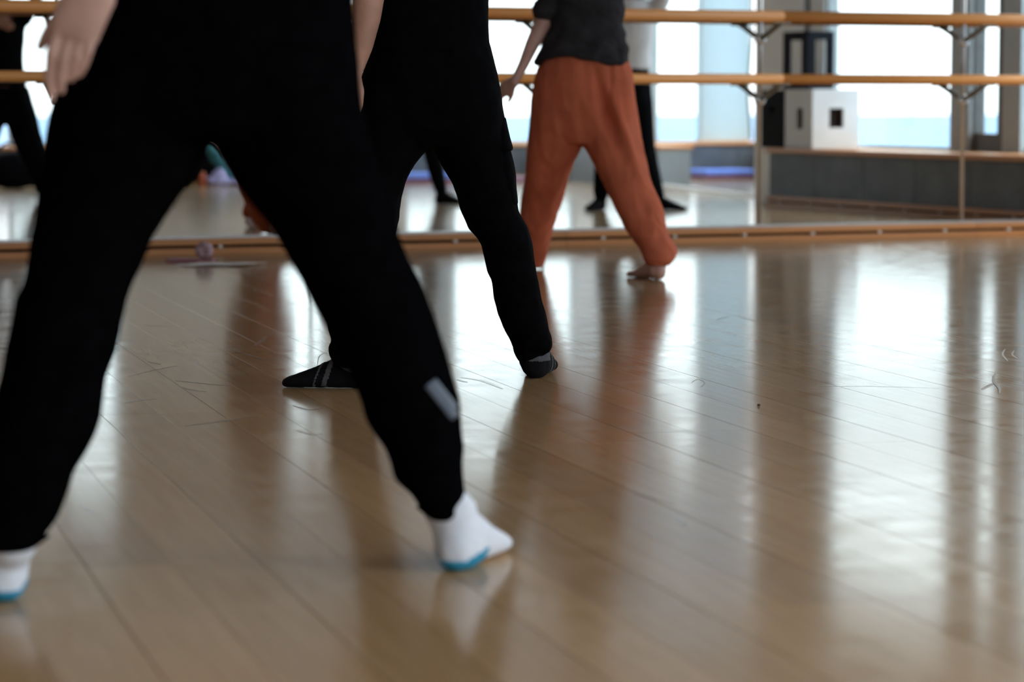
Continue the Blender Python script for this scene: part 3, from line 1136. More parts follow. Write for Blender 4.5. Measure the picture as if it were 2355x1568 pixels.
    grid = []
    for i in range(13):
        row = []
        for j in range(5):
            q = A + ax * (i / 12) + nr * (j / 2 - 1)
            dr_ = ray(q.x, q.y).normalized()
            hit = bvh.ray_cast(CAM, dr_)
            row.append(hit[0] - dr_ * 0.0025 if hit[0] is not None else None)
        grid.append(row)
    bm = bmesh.new()
    gv = [[bm.verts.new(p) if p is not None else None for p in row] for row in grid]
    for i in range(12):
        for j in range(4):
            q = [gv[i][j], gv[i + 1][j], gv[i + 1][j + 1], gv[i][j + 1]]
            if all(q) and max((a.co - b.co).length for a in q for b in q) < 0.05:
                bm.faces.new(q)
    bmesh.ops.delete(bm, geom=[v for v in bm.verts if not v.link_faces], context='VERTS')
    o = bm_obj('reflective_stripe', bm, M_REFL, tr, True)
    md = o.modifiers.new('t', 'SOLIDIFY')
    md.thickness = 0.002
    o['label'] = 'grey reflective stripe on the calf'
    # top
    bm = bmesh.new()
    add_loft(bm, torso_rings(c0, [(0.80, 0.196, 0.128, 0)] + up[:-1], grow=0.004))
    add_tube(bm, [sh, sh * 0.45 + el * 0.55], [0.066, 0.060], 20)
    raised_arm(bm, Vector((c0.x, c0.y, 1.30)) + RT * 0.195 + FH * 0.03, FH, RT, 0.004, 1, 0.6)
    fuse('shirt', bm, 0.008, M_BLACK, e, 4, False, folds(0.004, 8, 7, 9))
    # socks
    for heel, dv, ank in ((hl, dirl, al), (hr, dirr, ar)):
        s = sock('sock', e, heel, dv, 0.245, ank, M_SOCK)
        f = dv.normalized()
        def blue(p, heel=heel, f=f):
            t = (p - heel).dot(f)
            g = abs((p - heel).dot(Vector((f.y, -f.x, 0))))
            return t < 0.095 and p.z < 0.019 + 0.7 * max(0.0, g - 0.022)
        pt = shell_part('heel_patch', s, s, M_SOCKB, blue, 0.0016)
        if pt:
            pt['label'] = 'blue heel edge of the sock'


dancer_one()


# ================= middle dancer: black cargo trousers, striped black socks
def dancer_two():
    dl, dr, dh = floor_depth(896), floor_depth(868), 7.2
    mid = lambda a, b, t: a + (b - a) * t
    left = [(200, 828, 1000, dh, 0.12), (280, 818, 992, dh, 0.112), (340, 818, 982, mid(dh, dl, 0.05), 0.1), (375, 825, 956, mid(dh, dl, 0.1), 0.095),
            (410, 820, 935, mid(dh, dl, 0.2), 0.09), (450, 815, 921, mid(dh, dl, 0.3), 0.085), (500, 808, 917, mid(dh, dl, 0.4), 0.08), (540, 800, 908, mid(dh, dl, 0.5), 0.077),
            (600, 788, 893, mid(dh, dl, 0.6), 0.075), (660, 770, 880, mid(dh, dl, 0.7), 0.073), (715, 752, 872, mid(dh, dl, 0.78), 0.07), (750, 755, 868, mid(dh, dl, 0.85), 0.066),
            (778, 764, 864, mid(dh, dl, 0.92), 0.06), (788, 765, 864, dl, 0.056), (796, 757, 866, dl, 0.06), (812, 758, 864, dl, 0.058), (826, 764, 860, dl, 0.054), (842, 775, 858, dl, 0.05)]
    right = [(200, 985, 1151, dh, 0.12), (250, 985, 1158, dh, 0.115), (290, 987, 1163, dh, 0.11), (345, 1000, 1172, mid(dh, dr, 0.05), 0.1), (375, 1014, 1179, mid(dh, dr, 0.12), 0.095),
             (410, 1034, 1182, mid(dh, dr, 0.2), 0.09), (450, 1051, 1188, mid(dh, dr, 0.28), 0.085), (485, 1060, 1193, mid(dh, dr, 0.36), 0.08), (525, 1075, 1212, mid(dh, dr, 0.45), 0.078),
             (558, 1106, 1222, mid(dh, dr, 0.53), 0.075), (590, 1114, 1227, mid(dh, dr, 0.6), 0.072), (625, 1121, 1234, mid(dh, dr, 0.66), 0.07), (645, 1131, 1239, mid(dh, dr, 0.7), 0.068),
             (690, 1135, 1247, mid(dh, dr, 0.78), 0.065), (720, 1143, 1255, mid(dh, dr, 0.85), 0.063), (760, 1161, 1262, mid(dh, dr, 0.92), 0.058), (778, 1172, 1268, dr, 0.054), (795, 1179, 1268, dr, 0.052), (815, 1184, 1257, dr, 0.046), (832, 1196, 1250, dr, 0.038)]
    pelvis = [(335, 900, 1090, dh, 0.09), (300, 840, 1150, dh, 0.115), (240, 824, 1156, dh, 0.128), (180, 832, 1147, dh, 0.13), (130, 846, 1135, dh, 0.128), (80, 856, 1122, dh, 0.122), (0, 868, 1110, dh, 0.115), (-50, 872, 1106, dh, 0.112)]
    hl, hr = on_floor(862, 893), on_floor(1229, 872)
    dirl, dirr = -RT * 0.985 + FH * 0.16, FH * 0.98 + RT * 0.10
    e = empty('person', base_point([hl, hr]))
    tag(e, 'middle dancer in black cargo trousers and black socks with grey stripes', 'person')
    c0 = at(990, 0, dh)
    up = [(0.93, 0.142, 0.112, 0), (1.02, 0.142, 0.105, 0.01), (1.12, 0.160, 0.112, 0.02), (1.22, 0.178, 0.115, 0.02), (1.30, 0.185, 0.105, 0.02), (1.36, 0.150, 0.085, 0.015), (1.395, 0.09, 0.065, 0.01), (1.42, 0.058, 0.053, 0.01)]
    hc = Vector((c0.x, c0.y, 1.575)) + FH * 0.045
    bm = bmesh.new()
    loft_px(bm, shrink(left, 0.72, 0.8))
    loft_px(bm, shrink(right, 0.72, 0.8))
    loft_px(bm, shrink(pelvis, 0.86, 0.86))
    add_loft(bm, torso_rings(c0, up, grow=-0.014))
    al, ar = at(818, 826, dl), at(1228, 826, dr)
    foot(bm, hl + dirl * 0.004, dirl, 0.225, 0.9, -0.003, False, al)
    foot(bm, hr + dirr * 0.004, dirr, 0.235, 0.9, -0.003, False, ar)
    head(bm, hc)
    dA = 7.08
    k = dA / FPX
    sh = Vector((c0.x, c0.y, 1.315)) - RT * 0.175 + FH * 0.01
    el = at(862, -150, dA)
    wr = at(816, 152, dA)
    add_tube(bm, [sh, (sh + el) / 2, el], [0.048, 0.042, 0.038], 18)
    add_tube(bm, [el, at(850, -30, dA), at(843, 40, dA), at(831, 105, dA), wr], [36 * k, 38 * k, 33 * k, 27 * k, 23 * k], 20)
    hand_generic(bm, wr, at(770, 262, dA) - wr, -FH * 0.6 - RT * 0.6, 0.95, -1)
    raised_arm(bm, Vector((c0.x, c0.y, 1.315)) + RT * 0.175 + FH * 0.03, FH, RT, 0, 1)
    fuse('body', bm, 0.005, M_SKIN2, e, 4, factor=0.4)
    eyes(hc, e)
    hair_cap('hair', hc, M_HAIR, e)
    bm = bmesh.new()
    loft_px(bm, left)
    loft_px(bm, right)
    loft_px(bm, pelvis)
    tr = fuse('cargo_trousers', bm, 0.007, M_BLACK2, e, 4, False, folds(0.005, 12, 9, 4.0))
    # cargo pocket with its loose flap on the right thigh
    bm = bmesh.new()
    rr = []
    for y, xl, xr, b in ((268, 1120, 1163, 0.05), (292, 1120, 1168, 0.058), (318, 1122, 1174, 0.06), (341, 1126, 1181, 0.062), (348, 1126, 1177, 0.06)):
        rr.append(pxring(y, xl, xr, dh + 0.005, b, 24, 2.6))
    add_loft(bm, rr)
    fuse('pocket_flap', bm, 0.005, M_BLACK2, tr, 2)
    bm = bmesh.new()
    add_loft(bm, [pxring(y, xl, xr, mid(dh, dr, t) + 0.004, b, 24, 2.5) for y, xl, xr, b, t in ((340, 1122, 1174, 0.062, 0.05), (380, 1130, 1182, 0.066, 0.12), (430, 1142, 1188, 0.064, 0.24), (470, 1155, 1192, 0.05, 0.32))])
    fuse('cargo_pocket', bm, 0.006, M_BLACK2, tr, 3, False, folds(0.003, 20, 16, 1))
    # drawn hem roll above each ankle
    for (y0, xl, xr, d, b) in ((802, 756, 864, dl, 0.058), (792, 1178, 1271, dr, 0.053)):
        bm = bmesh.new()
        loft_px(bm, [(y0 - 16, xl + 6, xr - 3, d, b), (y0 - 5, xl, xr, d, b + 0.003), (y0 + 8, xl + 1, xr - 1, d, b + 0.001), (y0 + 16, xl + 6, xr - 6, d, b - 0.004)])
        fuse('gathered_hem', bm, 0.005, M_BLACK2, tr, 3, False, folds(0.004, 40, 10, 3))
    bm = bmesh.new()
    add_loft(bm, torso_rings(c0, [(0.84, 0.150, 0.122, 0)] + up[:-1], grow=0.004))
    add_tube(bm, [sh, sh * 0.5 + el * 0.5], [0.062, 0.058], 20)
    raised_arm(bm, Vector((c0.x, c0.y, 1.315)) + RT * 0.175 + FH * 0.03, FH, RT, 0.004, 1, 0.6)
    fuse('shirt', bm, 0.008, M_BLACK2, e, 4, False, folds(0.005, 9, 9, 8))
    for heel, dv, ank, L in ((hl, dirl, al, 0.235), (hr, dirr, ar, 0.245)):
        s = sock('sock', e, heel, dv, L, ank, M_SOCKK, 0.003, 0.004)
        f = dv.normalized()
        g = Vector((f.y, -f.x, 0))
        def rim(p, heel=heel, f=f):
            t = (p - heel).dot(f)
            q = p.z - 0.45 * max(0.0, t - 0.05)
            return 0.046 < q < 0.064 and t < 0.10
        def band1(p, heel=heel, f=f):
            t = (p - heel).dot(f) + 0.35 * p.z
            return 0.121 < t < 0.134 and p.z > 0.006
        def band2(p, heel=heel, f=f):
            t = (p - heel).dot(f) + 0.35 * p.z
            return 0.150 < t < 0.155 and p.z > 0.006
        for nm, tst in (('ankle_rim', rim), ('stripe', band1), ('stripe', band2)):
            o = shell_part(nm, s, s, M_SOCKG, tst, 0.0012)
            if o:
                o['label'] = 'grey knitted stripe'


dancer_two()


# ================= far dancer: rust trousers, charcoal T-shirt, bare feet
def dancer_three():
    dl, dr, dh = floor_depth(619), floor_depth(642), 11.77
    mid = lambda a, b, t: a + (b - a) * t
    left = [(180, 1230, 1350, dh, 0.12), (230, 1222, 1352, dh, 0.118), (290, 1218, 1348, dh, 0.112), (335, 1214, 1336, mid(dh, dl, 0.1), 0.108), (370, 1210, 1321, mid(dh, dl, 0.2), 0.105),
            (420, 1204, 1305, mid(dh, dl, 0.35), 0.1), (460, 1198, 1294, mid(dh, dl, 0.5), 0.097), (500, 1195, 1282, mid(dh, dl, 0.6), 0.094), (530, 1193, 1270, mid(dh, dl, 0.7), 0.09),
            (560, 1194, 1262, mid(dh, dl, 0.82), 0.084), (585, 1196, 1254, mid(dh, dl, 0.92), 0.078), (600, 1200, 1249, dl, 0.066), (612, 1206, 1244, dl, 0.055)]
    right = [(180, 1335, 1456, dh, 0.12), (230, 1335, 1461, dh, 0.118), (290, 1336, 1469, dh, 0.112), (335, 1344, 1479, mid(dh, dr, 0.1), 0.108), (370, 1363, 1488, mid(dh, dr, 0.2), 0.105),
             (405, 1380, 1497, mid(dh, dr, 0.3), 0.102), (440, 1396, 1509, mid(dh, dr, 0.4), 0.1), (480, 1415, 1523, mid(dh, dr, 0.53), 0.098), (510, 1431, 1529, mid(dh, dr, 0.63), 0.094),
             (540, 1449, 1535, mid(dh, dr, 0.74), 0.09), (565, 1464, 1552, mid(dh, dr, 0.84), 0.086), (582, 1473, 1559, mid(dh, dr, 0.92), 0.082), (595, 1479, 1552, dr, 0.07), (607, 1486, 1541, dr, 0.058)]
    pelvis = [(330, 1290, 1400, dh, 0.1), (300, 1235, 1462, dh, 0.12), (250, 1222, 1462, dh, 0.135), (200, 1227, 1458, dh, 0.14), (160, 1235, 1453, dh, 0.132), (128, 1250, 1438, dh, 0.115), (116, 1256, 1432, dh, 0.108)]
    hl, hr = on_floor(1228, 619), on_floor(1524, 644)
    dirl, dirr = FH * 0.96 - RT * 0.2, FH * 0.90 - RT * 0.44
    e = empty('person', base_point([hl, hr]))
    tag(e, 'barefoot dancer in loose rust-orange trousers and charcoal T-shirt by the mirrors', 'person')
    c0 = at(1348, 60, dh)
    up = [(0.90, 0.182, 0.120, 0), (0.97, 0.166, 0.112, 0.0), (1.05, 0.152, 0.110, 0.01), (1.14, 0.152, 0.112, 0.02), (1.22, 0.165, 0.112, 0.02), (1.29, 0.165, 0.098, 0.02), (1.335, 0.125, 0.08, 0.015), (1.36, 0.075, 0.06, 0.01), (1.38, 0.052, 0.05, 0.01)]
    hc = Vector((c0.x, c0.y, 1.53)) + FH * 0.045
    bm = bmesh.new()
    loft_px(bm, shrink(left, 0.52, 0.5))
    loft_px(bm, shrink(right, 0.52, 0.5))
    loft_px(bm, shrink(pelvis, 0.72, 0.62))
    add_loft(bm, torso_rings(c0, up, grow=-0.016))
    al, ar = at(1224, 600, dl), at(1516, 600, dr)
    foot(bm, hl, dirl, 0.23, 0.92, 0.0, True, al)
    foot(bm, hr, dirr, 0.23, 0.92, 0.0, True, ar)
    head(bm, hc)
    dA = dh - 0.02
    k = dA / FPX
    sh = Vector((c0.x, c0.y, 1.265)) - RT * 0.155
    el, wr = at(1252, 42, dA), at(1183, 188, dA - 0.03)
    add_tube(bm, [sh, at(1278, -15, dA), el], [0.044, 0.040, 0.036], 18)
    add_tube(bm, [el, at(1240, 72, dA), at(1224, 102, dA - 0.01), at(1203, 150, dA - 0.02), wr], [20 * k, 20 * k, 16.5 * k, 12.5 * k, 10.5 * k], 18)
    hand_generic(bm, wr, at(1112, 240, dA + 0.1) - wr, -RT * 0.5 - FH * 0.7, 0.82, -1, 0.12)
    raised_arm(bm, Vector((c0.x, c0.y, 1.265)) + RT * 0.155 + FH * 0.03, FH, RT, 0, 1)
    fuse('body', bm, 0.005, M_SKIN, e, 4, factor=0.4)
    eyes(hc, e)
    hair_cap('hair', hc, M_HAIR, e, long=0.16)
    bm = bmesh.new()
    loft_px(bm, left)
    loft_px(bm, right)
    loft_px(bm, pelvis)
    f0 = folds(0.011, 9, 2.6, 11.0, 1.0)
    crease = at(1425, 300, dh)

    def rust(c, n):
        c2 = f0(c, n)
        s = project(c)
        # gathered fabric: long soft folds falling from the seat, ending above the hems
        g = math.exp(-((s[0] - (1395 + (s[1] - 250) * 0.30)) / 16.0) ** 2) * math.exp(-((s[1] - 250) / 80.0) ** 2)
        g2 = math.exp(-((s[0] - (1432 + (s[1] - 300) * 0.36)) / 12.0) ** 2) * math.exp(-((s[1] - 310) / 110.0) ** 2)
        seam = math.exp(-((s[0] - (1404 - max(0, s[1] - 200) * 0.16)) / 5.0) ** 2) * (1 if s[1] < 290 else 0)
        return c2 + n * (-0.036 * g + 0.020 * g2 - 0.006 * seam)
    tr = fuse('trousers', bm, 0.008, M_RUST, e, 4, False, rust)
    for st in (left[-3:], right[-3:]):
        bm = bmesh.new()
        y0, xl, xr, d, b = st[-1]
        loft_px(bm, [(y0 - 8, st[1][1] + 3, st[1][2] - 3, d, b + 0.006), (y0 - 1, xl - 1, xr + 1, d, b + 0.003), (y0 + 2, xl + 2, xr - 2, d, b)])
        fuse('gathered_hem', bm, 0.006, M_RUST, tr, 2, False, folds(0.004, 50, 8, 2))
    # T-shirt
    bm = bmesh.new()
    shirt = [(146, 1233, 1451, dh, 0.142), (128, 1237, 1447, dh, 0.140), (100, 1244, 1440, dh, 0.134), (60, 1262, 1433, dh, 0.126), (20, 1268, 1435, dh, 0.122), (-20, 1268, 1437, dh, 0.122)]
    loft_px(bm, shirt)
    add_loft(bm, torso_rings(c0, up[3:-2], grow=0.006))
    add_tube(bm, [sh, at(1285, -30, dA), at(1260, 14, dA), at(1255, 24, dA)], [0.060, 0.056, 0.056, 0.055], 22)
    raised_arm(bm, Vector((c0.x, c0.y, 1.265)) + RT * 0.155 + FH * 0.03, FH, RT, 0.002, 1, 0.7)
    f1 = folds(0.010, 9, 14, 3.0, 1.3)

    def tee(c, n):
        c2 = f1(c, n)
        s = project(c)
        if s[1] > 95 and s[0] > 1225:
            u = (s[0] - 1235) / 215.0
            w = min(1.0, (s[1] - 95) / 45.0)
            hem = 0.030 * math.exp(-((u - 0.33) / 0.2) ** 2)
            c2 = c2 + UPV * (hem * w)
        diag = math.sin((c.z * 62 - (c.dot(RT)) * 38) + 2.5 * noise.noise(c * 9))
        fade = max(0.0, min(1.0, (1.02 - c.z) / 0.1)) if c.z < 1.02 else 0.15
        return c2 + n * (0.0065 * diag * fade)
    fuse('shirt', bm, 0.007, M_TEE, e, 3, False, tee)


dancer_three()


# ================= dancers further right in the room, seen in the mirror
def mirrored_dancer(label, torso, legs, feet, d, shirt_m, pants_m, waist_y, center_x, arm=None, hairlong=0.0, hair_m=M_HAIR, shoe_m=M_SOCKK):
    # each heel stands right under its own ankle
    hs = []
    for (x, y, dv), L in zip(feet, legs):
        y1, xl, xr, dd, b = L[-1]
        a = at((xl + xr) / 2, y1, dd)
        hs.append(Vector((a.x, a.y, 0)) - dv.normalized() * 0.045)
    b0 = base_point(hs)
    e = empty('person', (b0.x, -b0.y, 0))
    tag(e, label, 'person')
    c0 = at(center_x, 100, d)
    F = -FH
    up = [(0.92, 0.16, 0.11, 0), (1.02, 0.158, 0.108, 0), (1.14, 0.175, 0.115, 0), (1.25, 0.185, 0.110, 0), (1.32, 0.165, 0.09, 0), (1.37, 0.09, 0.065, 0), (1.40, 0.055, 0.05, 0)]
    hc = Vector((c0.x, c0.y, 1.55)) + F * 0.03
    bm = bmesh.new()
    for L in legs:
        loft_px(bm, shrink(L, 0.75, 0.75))
    loft_px(bm, shrink(torso, 0.85, 0.85))
    add_loft(bm, torso_rings(c0, up, RT, F, grow=-0.014))
    head(bm, hc, F, RT)
    anks = []
    for (x, y, dv), h, L in zip(feet, hs, legs):
        y1, xl, xr, dd, b = L[-1]
        a = at((xl + xr) / 2, y1 - 6, dd)
        anks.append(a)
        foot(bm, h, dv, 0.235, 0.9, -0.002, False, a)
    for s in (-1, 1):
        sh = Vector((c0.x, c0.y, 1.29)) + RT * (0.18 * s)
        if arm is not None and arm[0] == s:
            el, wr = at(*arm[1]), at(*arm[2])
        else:
            el = sh + RT * (0.13 * s) + UPV * 0.20 + F * 0.06
            wr = sh - RT * (0.06 * s) + UPV * 0.40 + F * 0.10
        add_tube(bm, [sh, (sh + el) / 2, el], [0.047, 0.042, 0.037], 16)
        add_tube(bm, [el, el * 0.6 + wr * 0.4, wr], [0.037, 0.036, 0.025], 16)
        hand_generic(bm, wr, wr - el, F, 0.95, s)
    fuse('body', bm, 0.008, M_SKIN2, e, 3, True, None, 0.4)
    eyes(hc, e, F, RT, True)
    hair_cap('hair', hc, hair_m, e, F, RT, True, hairlong)
    bm = bmesh.new()
    for L in legs:
        loft_px(bm, L)
    loft_px(bm, [s for s in torso if s[0] >= waist_y - 1])
    fuse('trousers', bm, 0.011, pants_m, e, 4, True, folds(0.005, 10, 7, d))
    bm = bmesh.new()
    loft_px(bm, [s for s in torso if s[0] <= waist_y + 1])
    add_loft(bm, torso_rings(c0, up[:-1], RT, F, grow=0.006))
    for s in (-1, 1):
        sh = Vector((c0.x, c0.y, 1.29)) + RT * (0.18 * s)
        add_tube(bm, [sh, sh + RT * (0.055 * s) + UPV * 0.085 + F * 0.025], [0.056, 0.054], 16)
    fuse('shirt', bm, 0.011, shirt_m, e, 4, True, folds(0.005, 9, 9, d + 3))
    for (x, y, dv), h, a in zip(feet, hs, anks):
        sock('sock', e, h, dv, 0.245, a, shoe_m, 0.004, 0.008, True)


mirrored_dancer('dancer dressed all in black with wide-set legs reflected at the left edge of the mirror',
                [(285, -60, 60, 20.0, 0.10), (250, -72, 70, 20.0, 0.12), (200, -70, 62, 20.0, 0.12), (160, -64, 54, 20.0, 0.115), (80, -60, 50, 20.0, 0.11), (0, -58, 50, 20.0, 0.11)],
                [[(200, -72, 10, 20.0, 0.11), (275, -78, 11, 20.0, 0.10), (330, -96, -6, 20.0, 0.09), (400, -122, -48, 20.0, 0.075), (443, -134, -86, 20.0, 0.055)],
                 [(200, -5, 64, 20.0, 0.11), (275, 9, 86, 20.0, 0.10), (330, 31, 101, 20.0, 0.09), (400, 62, 122, 20.0, 0.075), (443, 88, 134, 20.0, 0.055)]],
                [(-118, 458, -FH - RT * 0.4), (118, 458, -FH + RT * 0.4)], 20.0, M_NAVY, M_NAVY, 200, -4,
                arm=(-1, (-45, 20, 19.85), (-8, 44, 19.75)))
mirrored_dancer('dancer in dark trousers reflected between the legs of the middle dancer',
                [(300, 905, 985, 19.7, 0.10), (260, 893, 997, 19.7, 0.12), (200, 893, 998, 19.7, 0.12), (150, 898, 992, 19.7, 0.115), (80, 900, 990, 19.7, 0.11), (0, 900, 990, 19.7, 0.11)],
                [[(230, 895, 950, 19.7, 0.11), (300, 885, 944, 19.7, 0.09), (370, 872, 915, 19.7, 0.07), (440, 868, 900, 19.7, 0.05)],
                 [(230, 942, 996, 19.7, 0.11), (300, 955, 1006, 19.7, 0.09), (345, 970, 1012, 19.7, 0.075), (400, 984, 1020, 19.7, 0.065), (443, 998, 1026, 19.7, 0.05)]],
                [(884, 462, -FH - RT * 0.5), (1004, 464, RT * 0.9 - FH * 0.45)], 19.7, M_NAVY, M_NAVY, 200, 945)
mirrored_dancer('dancer in a white T-shirt and black flared trousers reflected behind the rust trousers',
                [(320, 1395, 1470, 18.6, 0.10), (260, 1380, 1500, 18.6, 0.12), (200, 1383, 1496, 18.6, 0.12), (155, 1386, 1490, 18.6, 0.115), (80, 1386, 1489, 18.6, 0.112), (0, 1384, 1490, 18.6, 0.112)],
                [[(230, 1378, 1440, 18.6, 0.11), (320, 1370, 1432, 18.6, 0.1), (400, 1363, 1412, 18.6, 0.085), (440, 1361, 1400, 18.6, 0.08), (462, 1366, 1392, 18.6, 0.05)],
                 [(230, 1440, 1499, 18.6, 0.11), (270, 1442, 1501, 18.6, 0.11), (330, 1446, 1503, 18.6, 0.1), (400, 1466, 1516, 18.6, 0.085), (445, 1487, 1525, 18.6, 0.07), (462, 1499, 1529, 18.6, 0.05)]],
                [(1381, 476, -FH - RT * 0.5), (1515, 474, RT * 0.9 - FH * 0.5)], 18.6, M_TEEW, M_NAVY, 155, 1437, hairlong=0.42, hair_m=M_HAIRL)


# ------------------------------------------------------------------ things on the sill and floor
def frame_box(name, p0, p1, m, hole_a, hole_b, label, cat, t=0.018):
    """open-sided crate: panels with cut-outs facing the mirror (+y) and the room (-x)"""
    x0, y0, z0 = p0
    x1, y1, z1 = p1
    e = empty(name, ((x0 + x1) / 2, (y0 + y1) / 2, z0))
    tag(e, label, cat)
    box('bottom_panel', (x0, y0, z0), (x1, y1, z0 + t), m, e, 0.003)
    box('top_panel', (x0, y0, z1 - t), (x1, y1, z1), m, e, 0.003)

    def cut(nm, horiz, fixed, a0, a1, h):
        bm = bmesh.new()
        ha0, ha1, hz0, hz1 = h
        A0, A1 = a0 + (a1 - a0) * ha0, a0 + (a1 - a0) * ha1
        Z0, Z1 = z0 + (z1 - z0) * hz0, z0 + (z1 - z0) * hz1
        for (q0, q1, w0, w1) in ((a0, A0, z0 + t, z1 - t), (A1, a1, z0 + t, z1 - t), (A0, A1, z0 + t, Z0), (A0, A1, Z1, z1 - t)):
            if horiz == 'x':
                add_box(bm, (q0, fixed - t, w0), (q1, fixed, w1))
            else:
                add_box(bm, (fixed, q0, w0), (fixed + t, q1, w1))
        bmesh.ops.remove_doubles(bm, verts=bm.verts, dist=1e-5)
        return bm_obj(nm, bm, m, e)
    cut('mirror_side_panel', 'x', y1, x0, x1, hole_b)
    cut('room_side_panel', 'y', x0, y0 + t, y1 - t, hole_a)
    if hole_a[1] - hole_a[0] > 0.4:
        cut('back_panel', 'x', y0 + t, x0, x1, hole_b)
        cut('window_side_panel', 'y', x1 - t, y0 + t, y1 - t, hole_a)
    else:
        box('back_panel', (x0, y0, z0 + t), (x1, y0 + t, z1 - t), m, e)
        box('window_side_panel', (x1 - t, y0 + t, z0 + t), (x1, y1 - t, z1 - t), m, e)
    if hole_a[1] - hole_a[0] < 0.4:
        box('shade_block', (x0 + 0.05, y0 + 0.05, z0 + 0.03), (x1 - 0.05, y1 - 0.05, z1 - 0.03), M_GAP, e)  # black block inside stands in for the shade seen through the holes
    return e


M_WBOX = mat('white_painted_ply', (0.66, 0.68, 0.70), 0.55, vary=0.05, scale=6)
M_KBOX = mat('black_painted_ply', (0.006, 0.007, 0.010), 0.8, spec=0.1, vary=0.2, scale=6)
M_KBOX2 = mat('black_blue_frame', (0.010, 0.012, 0.018), 0.8, spec=0.1, vary=0.2, scale=6)
bx0 = WX + 0.005
yn = -y_on(1866, bx0)
ytop = SILLC + 0.395
frame_box('storage_cube', (bx0, yn - 0.37, SILLC), (bx0 + 0.36, yn, ytop), M_WBOX, (0.42, 0.66, 0.33, 0.68), (0.36, 0.66, 0.35, 0.68), 'white plywood cube with dark hand holes on the window sill', 'cube')
yb2 = yn - 0.38
kb = frame_box('storage_cube', (bx0, yb2 - 0.34, SILLC), (bx0 + 0.36, yb2, ytop - 0.005), M_KBOX, (0.40, 0.60, 0.60, 0.70), (0.36, 0.66, 0.60, 0.70), 'black plywood cube behind the white cube on the window sill', 'cube')
yl = -y_on(1853, bx0 + 0.01)
frame_box('open_frame_box', (bx0 + 0.01, yl - 0.33, ytop), (bx0 + 0.215, yl, ytop + 0.385), M_KBOX2, (0.22, 0.80, 0.13, 0.86), (0.26, 0.80, 0.16, 0.86), 'black open-framed box standing on top of the white cube', 'box')

# exercise mats stacked along the far wall
def exercise_mat(x0, x1, z, m, label):
    ya = WY2 + 0.08
    yb = WY2 + 0.72
    bm = bmesh.new()
    add_box(bm, (x0, ya, z), (x1, yb, z + 0.042), 0.012)
    o = bm_obj('exercise_mat', bm, m)
    tag(o, label, 'mat', 'mats along the far wall')


M_MATB = mat('blue_foam', (0.10, 0.19, 0.62), 0.7, vary=0.08, scale=8)
M_MATM = mat('mauve_foam', (0.17, 0.07, 0.12), 0.7, vary=0.1, scale=8)
ma = s_on(1608, 10.2)
mb = min(s_on(1752, 10.2), BX - 0.05)
exercise_mat(ma, mb, 0.0, M_MATM, 'mauve exercise mat under the blue mat below the white blind')
exercise_mat(ma + 0.01, mb - 0.01, 0.0425, M_MATB, 'blue exercise mat on the mauve mat below the white blind')
ma2, mb2 = s_on(905, 10.2), s_on(1235, 10.2)
exercise_mat(ma2, mb2, 0.0, M_MATM, 'mauve exercise mat under the blue mat behind the middle dancer')
exercise_mat(ma2 + 0.02, mb2 - 0.35, 0.0425, M_MATB, 'blue exercise mat on the mauve mat behind the middle dancer')

# white strip on the floor by the corner
p0, p1 = on_floor(1515, 428), on_floor(1748, 456)
bm = bmesh.new()
dv = (p1 - p0).normalized()
sd = Vector((dv.y, -dv.x, 0))
add_loft(bm, [[Vector((q.x, -q.y, 0)) + Vector((sd.x, -sd.y, 0)) * w + UPV * z for w, z in ((-0.035, 0.0005), (-0.03, 0.022), (0.03, 0.022), (0.035, 0.0005))] for q in (p0, p0.lerp(p1, 0.5), p1)])
o = bm_obj('cable_cover', bm, mat('white_plastic', (0.60, 0.58, 0.57), 0.5, vary=0.05))
tag(o, 'long white cable cover lying across the floor by the parapet corner', 'cable cover')

# bags and clothes against the far wall
def rv(x, y, d):
    p = at(x, y, d)
    return Vector((p.x, -p.y, p.z))


def rf(x, y):
    p = on_floor(x, y)
    return Vector((p.x, -p.y, 0))


def lump(name, parts, m, voxel, amp, freq, label=None, cat=None, parent=None, seed=0.0, floor_z=0.001):
    bm = bmesh.new()
    for c, rx, ry, rz in parts:
        add_ell(bm, c, rx, ry, rz)
    o = fuse(name, bm, voxel, m, parent, 3, False, lambda q, n: Vector(((q + n * (amp * noise.noise(q * freq + Vector((seed, 0, 0))))).x, (q + n * (amp * noise.noise(q * freq + Vector((seed, 0, 0))))).y, max(floor_z, (q + n * (amp * noise.noise(q * freq + Vector((seed, 0, 0))))).z))))
    if label:
        tag(o, label, cat)
    return o


g = rf(470, 424) + Vector((-0.08, 0.12, 0))
bag = lump('backpack', [(g + Vector((0.07, -0.11, 0.20)), 0.20, 0.09, 0.20), (g + Vector((-0.12, -0.10, 0.14)), 0.14, 0.09, 0.14)], mat('black_bag_nylon', (0.006, 0.006, 0.008), 0.8, spec=0.1, vary=0.2), 0.012, 0.010, 12, 'black backpack slumped on the floor behind a teal jacket', 'bag')
bm = bmesh.new()
add_tube(bm, [g + Vector((0.0, -0.14, 0.38)), g + Vector((0.06, -0.14, 0.45)), g + Vector((0.13, -0.14, 0.38))], 0.012, 10)
bm_obj('strap', bm, M_NAVY, bag, True)
lump('jacket', [(g + Vector((0.075, 0.06, 0.30)), 0.045, 0.055, 0.05), (g + Vector((0.12, 0.06, 0.24)), 0.055, 0.055, 0.06), (g + Vector((0.18, 0.06, 0.16)), 0.06, 0.055, 0.08), (g + Vector((0.23, 0.06, 0.08)), 0.07, 0.055, 0.08), (g + Vector((0.05, 0.05, 0.335)), 0.03, 0.04, 0.03)],
     mat('teal_fabric', (0.025, 0.15, 0.18), 0.85, vary=0.25), 0.01, 0.010, 16, 'teal jacket heaped against the black backpack', 'jacket', seed=3)
